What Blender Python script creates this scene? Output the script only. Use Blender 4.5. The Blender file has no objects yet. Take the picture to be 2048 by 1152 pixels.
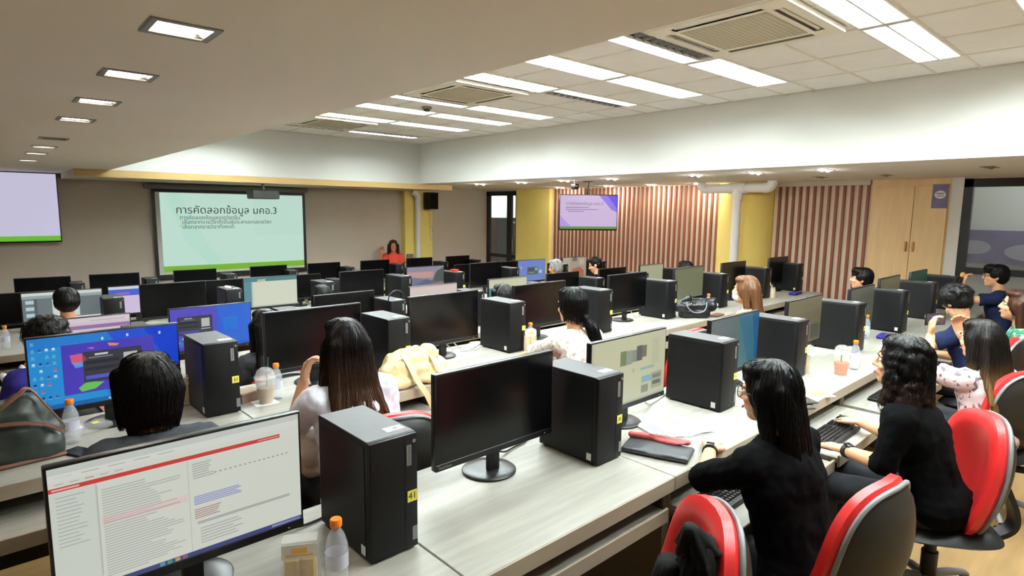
import bpy, bmesh, math, random
import numpy as np
from mathutils import Vector, Matrix, Euler, noise as mnoise

random.seed(7)
SC = bpy.context.scene
COL = SC.collection
PI = math.pi

# ---------------------------------------------------------------- camera
CAM_Z = 1.80
YAW, PITCH, ROLL = 0.7295, 0.12914, -0.0114
cy_, sy_ = math.cos(YAW), math.sin(YAW)
fwd = Vector((sy_ * math.cos(PITCH), cy_ * math.cos(PITCH), -math.sin(PITCH)))
rgt = Vector((cy_, -sy_, 0))
dwn = fwd.cross(rgt)
r2 = math.cos(ROLL) * rgt + math.sin(ROLL) * dwn
d2 = -math.sin(ROLL) * rgt + math.cos(ROLL) * dwn
cam_d = bpy.data.cameras.new('camera')
cam = bpy.data.objects.new('camera', cam_d)
COL.objects.link(cam)
cam.matrix_world = Matrix(((r2.x, -d2.x, -fwd.x, 0), (r2.y, -d2.y, -fwd.y, 0), (r2.z, -d2.z, -fwd.z, CAM_Z), (0, 0, 0, 1)))
cam_d.sensor_width = 36
cam_d.lens = 1190.8 / 2048 * 36
cam_d.clip_start = 0.05
SC.camera = cam

# ---------------------------------------------------------------- world, exposure
wd = bpy.data.worlds.new('world')
SC.world = wd
wd.use_nodes = True
wd.node_tree.nodes['Background'].inputs[0].default_value = (0.5, 0.5, 0.5, 1)
wd.node_tree.nodes['Background'].inputs[1].default_value = 0.2
SC.view_settings.view_transform = 'Standard'
SC.view_settings.look = 'None'
SC.view_settings.gamma = 1
SC.view_settings.use_curve_mapping = False
SC.view_settings.exposure = 0.62
TUBE_POWER = 88.0          # ceiling tubes
SPOT_POWER = 220.0         # downlight bulbs
SCREEN_GAIN = 0.50         # brightness of lit screens

# ---------------------------------------------------------------- materials
def lin(c):
    return tuple((v / 255 / 12.92) if v / 255 <= 0.04045 else ((v / 255 + 0.055) / 1.055) ** 2.4 for v in c)

MATS = {}
def mat(name, rgb, rough=0.5, metal=0.0, var=0.06, scale=8.0, stretch=(1, 1, 1), bump=0.0, bscale=None, spec=0.5, trans=0.0,
        emit=0.0, coat=0.0, second=None, thresh=None, kind='noise', alpha=1.0, ior=1.45, sheen=0.0, detail=4.0):
    """Procedural principled material: object-space noise varies colour, roughness and relief."""
    if name in MATS:
        return MATS[name]
    m = bpy.data.materials.new(name)
    m.use_nodes = True
    nt = m.node_tree
    b = nt.nodes['Principled BSDF']
    base = lin(rgb)
    tc = nt.nodes.new('ShaderNodeTexCoord')
    mp = nt.nodes.new('ShaderNodeMapping')
    mp.inputs['Scale'].default_value = stretch
    nt.links.new(tc.outputs['Object'], mp.inputs['Vector'])
    if kind == 'voronoi':
        tx = nt.nodes.new('ShaderNodeTexVoronoi')
        tx.inputs['Scale'].default_value = scale
        out = tx.outputs['Distance']
    else:
        tx = nt.nodes.new('ShaderNodeTexNoise')
        tx.inputs['Scale'].default_value = scale
        tx.inputs['Detail'].default_value = detail
        out = tx.outputs['Fac']
    nt.links.new(mp.outputs['Vector'], tx.inputs['Vector'])
    rp = nt.nodes.new('ShaderNodeValToRGB')
    nt.links.new(out, rp.inputs['Fac'])
    e = rp.color_ramp.elements
    if second is not None:
        lo, hi = thresh or (0.45, 0.55)
        e[0].position, e[1].position = lo, hi
        e[0].color = (*lin(second), 1)
        e[1].color = (*base, 1)
    else:
        e[0].position, e[1].position = 0.3, 0.7
        e[0].color = (*[max(0, v * (1 - var)) for v in base], 1)
        e[1].color = (*[min(1, v * (1 + var)) for v in base], 1)
    nt.links.new(rp.outputs['Color'], b.inputs['Base Color'])
    b.inputs['Roughness'].default_value = rough
    b.inputs['Metallic'].default_value = metal
    b.inputs['Specular IOR Level'].default_value = spec
    b.inputs['Transmission Weight'].default_value = trans
    b.inputs['IOR'].default_value = ior
    b.inputs['Alpha'].default_value = alpha
    b.inputs['Coat Weight'].default_value = coat
    b.inputs['Sheen Weight'].default_value = sheen
    if emit:
        b.inputs['Emission Color'].default_value = (*base, 1)
        b.inputs['Emission Strength'].default_value = emit
    if bump:
        t2 = nt.nodes.new('ShaderNodeTexNoise')
        t2.inputs['Scale'].default_value = bscale or scale * 4
        t2.inputs['Detail'].default_value = 3
        nt.links.new(mp.outputs['Vector'], t2.inputs['Vector'])
        bp = nt.nodes.new('ShaderNodeBump')
        bp.inputs['Strength'].default_value = bump
        bp.inputs['Distance'].default_value = 0.01
        nt.links.new(t2.outputs['Fac'], bp.inputs['Height'])
        nt.links.new(bp.outputs['Normal'], b.inputs['Normal'])
    MATS[name] = m
    return m

def glow_mat():
    """Lit screens: colour of the picture comes from the drawn picture pieces."""
    m = bpy.data.materials.new('lit_screen')
    m.use_nodes = True
    nt = m.node_tree
    b = nt.nodes['Principled BSDF']
    at = nt.nodes.new('ShaderNodeAttribute')
    at.attribute_name = 'Col'
    b.inputs['Base Color'].default_value = (0.012, 0.012, 0.013, 1)
    b.inputs['Roughness'].default_value = 0.35
    nt.links.new(at.outputs['Color'], b.inputs['Emission Color'])
    b.inputs['Emission Strength'].default_value = SCREEN_GAIN
    MATS['glow'] = m
    return m
glow_mat()

mat('plaster_beige', (212, 200, 184), 0.9, var=0.02, scale=3, bump=0.03, bscale=60)
mat('plaster_ceiling', (246, 243, 234), 0.9, var=0.015, scale=2, bump=0.02, bscale=70)
mat('plaster_white', (230, 230, 224), 0.9, var=0.015, scale=2, bump=0.03, bscale=80)
mat('tile_white', (248, 248, 246), 0.9, var=0.02, scale=5, bump=0.06, bscale=120)
mat('tbar', (236, 232, 220), 0.6)
mat('wood_tan', (205, 172, 112), 0.6, var=0.08, scale=2, stretch=(1, 12, 12))
mat('yellow_paint', (255, 230, 132), 0.75, var=0.03, scale=4, bump=0.03, bscale=40)
mat('pvc_white', (246, 246, 244), 0.35, var=0.02)
mat('slat_brown', (142, 86, 56), 0.5, var=0.12, scale=3, stretch=(10, 10, 0.8))
mat('slat_back', (236, 216, 196), 0.75, var=0.03)
mat('cabinet_wood', (236, 202, 150), 0.5, var=0.06, scale=2.5, stretch=(6, 6, 0.7))
mat('handle_wood', (205, 150, 85), 0.4)
mat('black_frame', (26, 24, 24), 0.4)
mat('glass', (200, 206, 210), 0.03, var=0.0, alpha=0.10, spec=0.6)
mat('grey_steel', (96, 98, 100), 0.5)
mat('brown_panel', (120, 88, 52), 0.5, var=0.1)
mat('floor_wood', (148, 118, 78), 0.42, var=0.16, scale=2.2, stretch=(1, 7, 1), bump=0.03, bscale=20)
mat('desk_top', (157, 154, 144), 0.42, spec=0.3, var=0.12, scale=2.2, stretch=(1.2, 14, 4), detail=6)
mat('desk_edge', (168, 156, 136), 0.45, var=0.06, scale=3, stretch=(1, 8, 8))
mat('desk_side', (108, 98, 80), 0.6, var=0.06)
mat('desk_dark', (58, 54, 50), 0.7)
mat('black_plastic', (16, 16, 17), 0.42, spec=0.4, var=0.12, scale=60)
mat('black_satin', (20, 20, 22), 0.33, var=0.05)
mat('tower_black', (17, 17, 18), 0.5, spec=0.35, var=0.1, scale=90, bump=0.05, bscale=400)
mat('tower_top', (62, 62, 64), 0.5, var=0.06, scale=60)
mat('tower_front', (9, 9, 10), 0.5, spec=0.3, var=0.1, scale=120)
mat('screen_off', (6, 6, 7), 0.22, var=0.0, spec=0.35)
mat('silver_label', (150, 152, 150), 0.35, metal=0.5)
mat('white_label', (228, 228, 224), 0.6)
mat('yellow_label', (236, 224, 92), 0.6)
mat('ink', (22, 22, 24), 0.7)
mat('grey_ink', (120, 122, 124), 0.7)
mat('chrome', (190, 190, 190), 0.22, metal=0.9)
mat('grey_plastic', (118, 120, 122), 0.42)
mat('red_vinyl', (206, 40, 40), 0.33, var=0.06, scale=5, bump=0.05, bscale=30)
mat('chair_shell', (27, 24, 19), 0.5, var=0.06)
mat('black_vinyl', (24, 25, 28), 0.38, var=0.08, scale=6, bump=0.05, bscale=30)
mat('rubber', (18, 18, 18), 0.7)
mat('tube_on', (240, 252, 252), 0.5, var=0.0, emit=TUBE_POWER)
mat('tube_off', (200, 198, 190), 0.4)
mat('reflector', (190, 192, 192), 0.15, metal=0.9, var=0.01)
mat('louvre_white', (240, 240, 236), 0.45, var=0.01)
mat('spot_on', (255, 248, 236), 0.5, var=0.0, emit=SPOT_POWER)
mat('spot_twin', (255, 250, 242), 0.5, var=0.0, emit=SPOT_POWER * 1.7)
mat('spot_off', (150, 145, 135), 0.4)
mat('blade_grey', (160, 162, 164), 0.5)
mat('spot_frame', (150, 144, 132), 0.35, metal=0.6)
mat('spot_inner', (120, 118, 114), 0.12, metal=1.0)
mat('ac_white', (242, 238, 222), 0.5, var=0.02)
mat('ac_grille', (196, 190, 168), 0.8, var=0.05, scale=90)
mat('ac_slot', (40, 38, 34), 0.6)
mat('bottle_clear', (226, 230, 240), 0.08, var=0.0, alpha=0.30)
mat('cap_orange', (240, 128, 26), 0.4)
mat('label_pale', (220, 220, 238), 0.5, var=0.05, alpha=0.6)
mat('film', (236, 236, 234), 0.12, var=0.0, alpha=0.28)
mat('bread', (214, 182, 122), 0.8, var=0.15, scale=40, bump=0.2, bscale=120)
mat('bread_white', (238, 226, 196), 0.8, var=0.06, scale=40)
mat('paper', (236, 236, 240), 0.7, var=0.015, scale=20)
mat('coffee', (176, 146, 112), 0.3, var=0.1, scale=20)
mat('kraft', (150, 122, 100), 0.7, var=0.06, scale=20)
mat('thai_tea', (226, 130, 66), 0.35, var=0.06, scale=20)
mat('straw_green', (34, 84, 56), 0.4)
mat('leather_green', (50, 57, 53), 0.4, var=0.2, scale=6, bump=0.12, bscale=30)
mat('leather_brown', (112, 76, 58), 0.5, var=0.1, scale=10)
mat('canvas_cream', (214, 194, 146), 0.85, var=0.05, scale=9, bump=0.1, bscale=120)
mat('leather_black', (24, 25, 28), 0.28, var=0.15, scale=8, bump=0.1, bscale=40)
mat('fabric_black', (7, 7, 8), 0.8, spec=0.2, var=0.2, scale=12, bump=0.15, bscale=60)
mat('pouch_red', (206, 96, 94), 0.55, var=0.06, scale=12, bump=0.06, bscale=50)
mat('pouch_grey', (58, 60, 64), 0.4, var=0.15, scale=9, bump=0.1, bscale=40)
mat('plastic_bag', (232, 232, 230), 0.35, var=0.02, alpha=0.7)
mat('pastry', (230, 178, 84), 0.6, var=0.15, scale=30)
mat('purple_print', (120, 112, 150), 0.6, var=0.15, scale=6)
mat('mag_print', (236, 214, 90), 0.4, second=(150, 120, 190), thresh=(0.48, 0.52), scale=16)
mat('cable_white', (214, 212, 206), 0.5)
mat('cable_black', (20, 20, 22), 0.5)
mat('skin', (214, 160, 122), 0.5, var=0.04, scale=14, bump=0.02, bscale=200)
mat('skin_tan', (188, 130, 92), 0.5, var=0.04, scale=14, bump=0.02, bscale=200)
mat('lips', (176, 84, 80), 0.4)
mat('eye_white', (232, 228, 222), 0.25)
mat('iris', (28, 20, 16), 0.2)
HS = dict(scale=26, stretch=(1, 1, 0.09), bump=0.25, bscale=120, spec=0.3)
mat('hair_black', (9, 8, 8), 0.42, var=0.5, **HS)
mat('hair_brown', (66, 40, 27), 0.38, var=0.5, **HS)
mat('hair_light', (104, 70, 44), 0.38, var=0.4, **HS)
mat('hair_dark', (30, 23, 20), 0.42, var=0.5, **HS)
mat('hair_grey', (150, 148, 146), 0.45, var=0.5, **HS)
mat('hair_ombre', (42, 30, 24), 0.38, var=0.5, **HS)
def hair_grad(name, roots, ends, z0, z1):
    m = mat(name, roots, 0.42, var=0.5, **HS)
    nt = m.node_tree
    tc = next(n for n in nt.nodes if n.type == 'TEX_COORD')
    rp = next(n for n in nt.nodes if n.type == 'VALTORGB')
    sx = nt.nodes.new('ShaderNodeSeparateXYZ'); nt.links.new(tc.outputs['Object'], sx.inputs[0])
    mr = nt.nodes.new('ShaderNodeMapRange'); mr.inputs[1].default_value = z0; mr.inputs[2].default_value = z1
    nt.links.new(sx.outputs[2], mr.inputs[0])
    mx = nt.nodes.new('ShaderNodeMix'); mx.data_type = 'RGBA'
    nt.links.new(mr.outputs[0], mx.inputs[0]); nt.links.new(rp.outputs[0], mx.inputs[6]); mx.inputs[7].default_value = (*lin(ends), 1)
    nt.links.new(mx.outputs[2], nt.nodes['Principled BSDF'].inputs['Base Color'])
hair_grad('hair_ombre2', (28, 22, 19), (150, 106, 58), -.10, -.40)
hair_grad('hair_curl', (16, 13, 12), (66, 44, 30), -.06, -.24)
hair_grad('hair_brown2', (20, 15, 13), (86, 56, 38), -.02, -.30)
mat('shoe', (30, 28, 28), 0.5)
mat('trouser_dark', (24, 26, 32), 0.85, var=0.1, scale=30, bump=0.1, bscale=80)
def cloth(name, rgb, **k):
    k.setdefault('var', 0.06); k.setdefault('scale', 14); k.setdefault('bump', 0.08); k.setdefault('bscale', 160)
    k.setdefault('spec', 0.2)
    return mat(name, rgb, 0.9, **k)
cloth('cloth_grey', (62, 64, 68)); cloth('cloth_white', (226, 229, 240)); cloth('cloth_black', (5, 5, 6), spec=0.08)
cloth('cloth_lace', (226, 218, 206), second=(170, 156, 146), thresh=(0.40, 0.47), scale=46)
cloth('cloth_beige', (206, 174, 126)); cloth('cloth_navy', (44, 50, 84)); cloth('cloth_deep_navy', (24, 32, 62))
cloth('cloth_pink', (222, 190, 192), second=(112, 98, 108), thresh=(0.41, 0.43), scale=30, detail=3)
cloth('cloth_green', (54, 122, 92), second=(196, 206, 204), thresh=(0.44, 0.46), scale=30, detail=2)
cloth('cloth_cream', (226, 216, 202)); cloth('cloth_purple', (52, 46, 130)); cloth('cloth_red', (212, 76, 58))
cloth('cloth_bluegrey', (88, 98, 122))

# ---------------------------------------------------------------- mesh builder
class MB:
    def __init__(s):
        s.v = []; s.f = []; s.m = []
    def add(s, vs, fs, mi=0):
        o = len(s.v)
        s.v.extend(tuple(p) for p in vs)
        s.f.extend(tuple(i + o for i in q) for q in fs)
        s.m.extend([mi] * len(fs))
        return s
    def box(s, x0, x1, y0, y1, z0, z1, mi=0):
        return s.add([(x0, y0, z0), (x1, y0, z0), (x1, y1, z0), (x0, y1, z0), (x0, y0, z1), (x1, y0, z1), (x1, y1, z1), (x0, y1, z1)],
                     [(0, 3, 2, 1), (4, 5, 6, 7), (0, 1, 5, 4), (1, 2, 6, 5), (2, 3, 7, 6), (3, 0, 4, 7)], mi)
    def rbox(s, x0, x1, y0, y1, z0, z1, r=0.005, seg=2, mi=0):
        bm = bmesh.new()
        bmesh.ops.create_cube(bm, size=1)
        bmesh.ops.scale(bm, vec=(x1 - x0, y1 - y0, z1 - z0), verts=bm.verts)
        bmesh.ops.translate(bm, vec=((x0 + x1) / 2, (y0 + y1) / 2, (z0 + z1) / 2), verts=bm.verts)
        bmesh.ops.bevel(bm, geom=list(bm.edges), offset=r, segments=seg, affect='EDGES', profile=0.5)
        bm.verts.index_update()
        s.add([v.co[:] for v in bm.verts], [[v.index for v in f.verts] for f in bm.faces], mi)
        bm.free()
        return s
    def ring(s, p0, p1, r0, r1, n=14, mi=0, cap=True):
        p0, p1 = Vector(p0), Vector(p1)
        d = (p1 - p0).normalized()
        a = d.orthogonal().normalized(); b = d.cross(a)
        vs = []
        for p, r in ((p0, r0), (p1, r1)):
            for i in range(n):
                t = 2 * PI * i / n
                vs.append(p + a * (r * math.cos(t)) + b * (r * math.sin(t)))
        fs = [(i, (i + 1) % n, n + (i + 1) % n, n + i) for i in range(n)]
        if cap:
            fs += [tuple(range(n - 1, -1, -1)), tuple(range(n, 2 * n))]
        return s.add(vs, fs, mi)
    def capsule(s, p0, p1, r0, r1, n=14, mi=0, flat=False, k=4):
        p0, p1 = Vector(p0), Vector(p1)
        d = p1 - p0
        L = d.length
        d = d / L if L > 1e-6 else Vector((0, 0, 1))
        a = d.orthogonal().normalized(); b = d.cross(a)
        prof = []
        for i in range(k + 1):
            t = -PI / 2 + PI / 2 * i / k
            prof.append((r0 * math.cos(t), r0 * math.sin(t)))
        for i in range(k + 1):
            t = PI / 2 * i / k
            if flat:
                prof.append((r1, L)); break
            prof.append((r1 * math.cos(t), L + r1 * math.sin(t)))
        prof = [(max(r, 1e-4), h) for r, h in prof]
        vs = []
        for r, h in prof:
            for i in range(n):
                t = 2 * PI * i / n
                vs.append(p0 + d * h + a * (r * math.cos(t)) + b * (r * math.sin(t)))
        fs = []
        for j in range(len(prof) - 1):
            for i in range(n):
                fs.append((j * n + i, j * n + (i + 1) % n, (j + 1) * n + (i + 1) % n, (j + 1) * n + i))
        fs += [tuple(range(n - 1, -1, -1)), tuple((len(prof) - 1) * n + i for i in range(n))]
        return s.add(vs, fs, mi)
    def ellip(s, c, r, rot=(0, 0, 0), n=16, mi=0):
        c = Vector(c); R = Euler(rot).to_matrix()
        k = n // 2
        vs = [c + R @ Vector((0, 0, -r[2]))]
        for j in range(1, k):
            t = -PI / 2 + PI * j / k
            for i in range(n):
                u = 2 * PI * i / n
                vs.append(c + R @ Vector((r[0] * math.cos(t) * math.cos(u), r[1] * math.cos(t) * math.sin(u), r[2] * math.sin(t))))
        vs.append(c + R @ Vector((0, 0, r[2])))
        fs = [(0, 1 + (i + 1) % n, 1 + i) for i in range(n)]
        for j in range(k - 2):
            for i in range(n):
                fs.append((1 + j * n + i, 1 + j * n + (i + 1) % n, 1 + (j + 1) * n + (i + 1) % n, 1 + (j + 1) * n + i))
        t = len(vs) - 1
        o = 1 + (k - 2) * n
        fs += [(o + i, o + (i + 1) % n, t) for i in range(n)]
        return s.add(vs, fs, mi)
    def lathe(s, prof, n=24, c=(0, 0, 0), mi=0, cap=True):
        vs = []
        for r, z in prof:
            for i in range(n):
                t = 2 * PI * i / n
                vs.append((c[0] + r * math.cos(t), c[1] + r * math.sin(t), c[2] + z))
        fs = []
        for j in range(len(prof) - 1):
            for i in range(n):
                fs.append((j * n + i, j * n + (i + 1) % n, (j + 1) * n + (i + 1) % n, (j + 1) * n + i))
        if cap:
            fs += [tuple(range(n - 1, -1, -1)), tuple((len(prof) - 1) * n + i for i in range(n))]
        return s.add(vs, fs, mi)
    def tube(s, pts, r, n=8, mi=0, smooth=6, taper=None):
        P = [Vector(p) for p in pts]
        if smooth and len(P) > 2:
            Q = []
            for i in range(len(P) - 1):
                a = P[max(i - 1, 0)]; b = P[i]; c = P[i + 1]; d = P[min(i + 2, len(P) - 1)]
                for k in range(smooth):
                    t = k / smooth
                    Q.append(0.5 * ((2 * b) + (c - a) * t + (2 * a - 5 * b + 4 * c - d) * t * t + (3 * b - a - 3 * c + d) * t ** 3))
            Q.append(P[-1]); P = Q
        vs = []; up = None
        for i, p in enumerate(P):
            d = (P[min(i + 1, len(P) - 1)] - P[max(i - 1, 0)]).normalized()
            if up is None:
                up = d.orthogonal().normalized()
            up = (up - d * up.dot(d)).normalized()
            b = d.cross(up)
            rr = r if taper is None else r + (taper - r) * i / (len(P) - 1)
            for k in range(n):
                t = 2 * PI * k / n
                vs.append(p + up * (rr * math.cos(t)) + b * (rr * math.sin(t)))
        fs = []
        for j in range(len(P) - 1):
            for i in range(n):
                fs.append((j * n + i, j * n + (i + 1) % n, (j + 1) * n + (i + 1) % n, (j + 1) * n + i))
        fs += [tuple(range(n - 1, -1, -1)), tuple((len(P) - 1) * n + i for i in range(n))]
        return s.add(vs, fs, mi)
    def strap(s, pts, w, t, side, mi=0, smooth=6):
        """flat band along a path; side = direction of the band's width"""
        P = [Vector(p) for p in pts]; side = Vector(side).normalized()
        if smooth and len(P) > 2:
            Q = []
            for i in range(len(P) - 1):
                a = P[max(i - 1, 0)]; b = P[i]; c = P[i + 1]; d = P[min(i + 2, len(P) - 1)]
                for k in range(smooth):
                    u = k / smooth
                    Q.append(0.5 * ((2 * b) + (c - a) * u + (2 * a - 5 * b + 4 * c - d) * u * u + (3 * b - a - 3 * c + d) * u ** 3))
            Q.append(P[-1]); P = Q
        vs = []
        for i, p in enumerate(P):
            d = (P[min(i + 1, len(P) - 1)] - P[max(i - 1, 0)]).normalized()
            w_ = (side - d * side.dot(d)).normalized()
            nn = d.cross(w_)
            for a, b in ((-1, -1), (1, -1), (1, 1), (-1, 1)):
                vs.append(p + w_ * (a * w / 2) + nn * (b * t / 2))
        fs = []
        for j in range(len(P) - 1):
            for i in range(4):
                fs.append((j * 4 + i, j * 4 + (i + 1) % 4, (j + 1) * 4 + (i + 1) % 4, (j + 1) * 4 + i))
        fs += [(3, 2, 1, 0), tuple((len(P) - 1) * 4 + i for i in range(4))]
        return s.add(vs, fs, mi)
    def prism(s, poly, axis, a, b, mi=0):
        """polygon (2-D, counter-clockwise) extruded along axis from a to b"""
        n = len(poly)
        def pt(p, h):
            return {'x': (h, p[0], p[1]), 'y': (p[0], h, p[1]), 'z': (p[0], p[1], h)}[axis]
        vs = [pt(p, a) for p in poly] + [pt(p, b) for p in poly]
        fs = [(i, (i + 1) % n, n + (i + 1) % n, n + i) for i in range(n)] + [tuple(range(n - 1, -1, -1)), tuple(range(n, 2 * n))]
        return s.add(vs, fs, mi)
    def mesh(s, name, mats, smooth=35):
        me = bpy.data.meshes.new(name)
        me.from_pydata(s.v, [], s.f)
        for m in mats:
            me.materials.append(MATS[m] if isinstance(m, str) else m)
        if any(s.m):
            me.polygons.foreach_set('material_index', s.m)
        bm = bmesh.new(); bm.from_mesh(me)
        bmesh.ops.recalc_face_normals(bm, faces=bm.faces)
        bm.to_mesh(me); bm.free()
        if smooth:
            me.polygons.foreach_set('use_smooth', [True] * len(me.polygons))
            me.set_sharp_from_angle(angle=math.radians(smooth))
        return me

def link(name, me, parent=None, loc=None, rot=None):
    o = bpy.data.objects.new(name, me)
    COL.objects.link(o)
    if parent is not None:
        o.parent = parent
    if loc is not None:
        o.location = loc
    if rot is not None:
        o.rotation_euler = rot
    return o

def obj(name, mb, mats, parent=None, loc=None, rot=None, smooth=35):
    return link(name, mb.mesh(name, mats if isinstance(mats, (list, tuple)) else [mats], smooth), parent, loc, rot)

def tag(o, label, cat, group=None, kind=None):
    o['label'] = label; o['category'] = cat
    if group: o['group'] = group
    if kind: o['kind'] = kind
    return o

def thing(name, label, cat, loc=(0, 0, 0), rotz=0.0, group=None):
    o = bpy.data.objects.new(name, None)
    o.empty_display_size = 0.1
    COL.objects.link(o)
    o.location = loc
    o.rotation_euler = (0, 0, rotz)
    return tag(o, label, cat, group)

def struct(name, mb, mats, label=None, parent=None, smooth=0):
    o = obj(name, mb, mats, parent, smooth=smooth)
    if parent is None:
        o['kind'] = 'structure'
        if label:
            o['label'] = label
            o['category'] = name.split('_')[0]
    return o

# -------- pieces that need evaluating (voxel surfaces, lettering) are queued and made in one pass
QUEUE = []
def queue_blob(name, prims, voxel, its, mats, parent, disp=None, loc=None, rot=None, label=None, fac=0.5):
    mb = MB()
    for p in prims:
        if p[0] == 'c':
            mb.capsule(p[1], p[2], p[3], p[4], n=12, flat=(len(p) > 5 and p[5]), k=3)
        elif p[0] == 'e':
            mb.ellip(p[1], p[2], p[3] if len(p) > 3 else (0, 0, 0), n=16)
        elif p[0] == 'b':
            mb.rbox(*p[1], r=p[2])
    me = mb.mesh(name, mats if isinstance(mats, (list, tuple)) else [mats], smooth=0)
    t = bpy.data.objects.new('tmp', me)
    COL.objects.link(t)
    m = t.modifiers.new('r', 'REMESH'); m.mode = 'VOXEL'; m.voxel_size = voxel; m.use_smooth_shade = True
    if its:
        m = t.modifiers.new('s', 'SMOOTH'); m.factor = fac; m.iterations = its
    o = link(name, None if False else bpy.data.meshes.new('empty'), parent, loc, rot)
    if label: o['label'] = label
    QUEUE.append((t, o, name, disp, True))
    return o

def queue_text(name, body, size, mats, parent, loc, rot, ext=0.0004, align='LEFT', label=None):
    cu = bpy.data.curves.new(name, 'FONT')
    cu.body = body; cu.size = size; cu.extrude = ext; cu.align_x = align; cu.align_y = 'CENTER'
    cu.resolution_u = 3
    cu.materials.append(MATS[mats])
    t = bpy.data.objects.new('tmp', cu)
    COL.objects.link(t)
    o = link(name, bpy.data.meshes.new('empty'), parent, loc, rot)
    if label: o['label'] = label
    QUEUE.append((t, o, name, None, False))
    return o

def flush_queue():
    bpy.context.view_layer.update()
    dg = bpy.context.evaluated_depsgraph_get()
    for t, o, name, disp, sm in QUEUE:
        me = bpy.data.meshes.new_from_object(t.evaluated_get(dg), depsgraph=dg)
        me.name = name
        if disp is not None:
            n = len(me.vertices)
            co = np.empty(n * 3); me.vertices.foreach_get('co', co); co = co.reshape(-1, 3)
            no = np.empty(n * 3); me.vertex_normals.foreach_get('vector', no); no = no.reshape(-1, 3)
            co = co + no * disp(co)[:, None]
            me.vertices.foreach_set('co', co.ravel())
        if sm:
            me.polygons.foreach_set('use_smooth', [True] * len(me.polygons))
        old = o.data
        o.data = me
        bpy.data.meshes.remove(old)
    for t, *_ in QUEUE:
        d = t.data
        bpy.data.objects.remove(t)
    QUEUE.clear()

def fbm(co, s, seed=0.0):
    return np.array([mnoise.noise(Vector((p[0] * s + seed, p[1] * s, p[2] * s))) for p in co])
def folds(amp, s=9.0, seed=0.0):
    return lambda co: amp * (fbm(co * np.array([1, 1, .55]), s, seed) + 0.4 * fbm(co, s * 2.6, seed))
def strands(amp, freq=60, seed=0.0):
    def f(co):
        a = np.arctan2(co[:, 0], co[:, 1] + .03)
        w = np.array([mnoise.noise(Vector((t * 3 + seed, z * 3, seed))) for t, z in zip(a, co[:, 2])])
        return amp * (np.sin(a * freq + w * 7 + seed) * .6 + np.sin(a * freq * .43 + w * 9) * .5)
    return f

from mathutils.bvhtree import BVHTree
def grow_strands(o, n, seed, length=(.12, .3), wave=0.0, r=.0011, tip=.03, zmin=None):
    """combs fine strands over the hair volume, following its surface downwards"""
    me = o.data
    rr = random.Random(seed)
    vs = [v.co.copy() for v in me.vertices]
    fs = [tuple(p.vertices) for p in me.polygons]
    bvh = BVHTree.FromPolygons(vs, fs)
    zs = [v.z for v in vs]; zlo = min(zs)
    out_v, out_f = [], []
    for i in range(n):
        p = rr.choice(vs).copy()
        L = rr.uniform(*length); step = .013; k = int(L / step) + 2
        pts = []; ph = rr.uniform(0, 6.28); off = rr.uniform(.0005, .0035)
        free = None
        for j in range(k):
            loc, nor, _, _ = bvh.find_nearest(p)
            g = Vector((p.x * 2.5, (p.y + .03) * 2.5, -.35 if p.z > .05 else -1.0))
            if p.z < .02: g = Vector((p.x * .3, (p.y + .03) * .25, -1))
            tdir = g - nor * g.dot(nor)
            if free is None and (nor.z < -.6 or tdir.length < .15):
                free = 0
            if free is not None:
                free += 1
                if free * step > tip: break
                p = p + Vector((rr.uniform(-.2, .2), rr.uniform(-.2, .2), -1)) * step
                pts.append(p.copy()); continue
            tdir.normalize()
            side = tdir.cross(nor)
            q = loc + nor * (off + wave * .5 * (1 + math.cos(ph + j * .9))) + side * (wave * math.sin(ph + j * .9))
            pts.append(q)
            p = loc + tdir * step + side * rr.uniform(-.0012, .0012)
        if len(pts) < 4: continue
        o0 = len(out_v)
        m = len(pts)
        for j, q in enumerate(pts):
            d = (pts[min(j + 1, m - 1)] - pts[max(j - 1, 0)]).normalized()
            a = d.orthogonal().normalized(); b = d.cross(a)
            w = r * (1 - .75 * j / m)
            for t in (0, 2.094, 4.189):
                out_v.append(q + a * (w * math.cos(t)) + b * (w * math.sin(t)))
        for j in range(m - 1):
            for t in range(3):
                out_f.append((o0 + j * 3 + t, o0 + j * 3 + (t + 1) % 3, o0 + j * 3 + 3 + (t + 1) % 3, o0 + j * 3 + 3 + t))
    base = len(vs)
    nm = bpy.data.meshes.new('hair')
    nm.from_pydata(vs + out_v, [], fs + [tuple(x + base for x in f) for f in out_f])
    for mm in me.materials: nm.materials.append(mm)
    nm.polygons.foreach_set('use_smooth', [True] * len(nm.polygons))
    o.data = nm

ORD = ['zeroth', 'first', 'second', 'third', 'fourth', 'fifth', 'sixth', 'seventh', 'eighth']
# rows of desks: front edge y at the aisle end, floor level of the tier, slight skew, row number counted from the projection screen
ROWS = {'A': (1.235, 0.0, .016, 6), 'B': (2.89, 0.0, .034, 5), 'C': (4.60, -.19, .026, 4), 'D': (6.39, -.19, .005, 3), 'F': (8.05, -.38, 0.0, 2), 'E': (9.72, -.38, 0.0, 1)}
def RW(row, x, dy, z=0.0):
    y, off, sl, _ = ROWS[row]
    return (x, y + dy + sl * (x - .8), off + z)
def RR(row):
    return math.atan(ROWS[row][2])
# ================================================================ the room
XR, YF, ZS, ZC = 9.1, 11.2, 2.27, 2.98        # slatted wall, screen wall, soffit level, tiled ceiling level
XL, YB = -2.6, -2.8
RX0, RX1, RY0, RY1 = 1.34, 6.12, -1.5, 9.45   # raised tiled part of the ceiling

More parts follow.
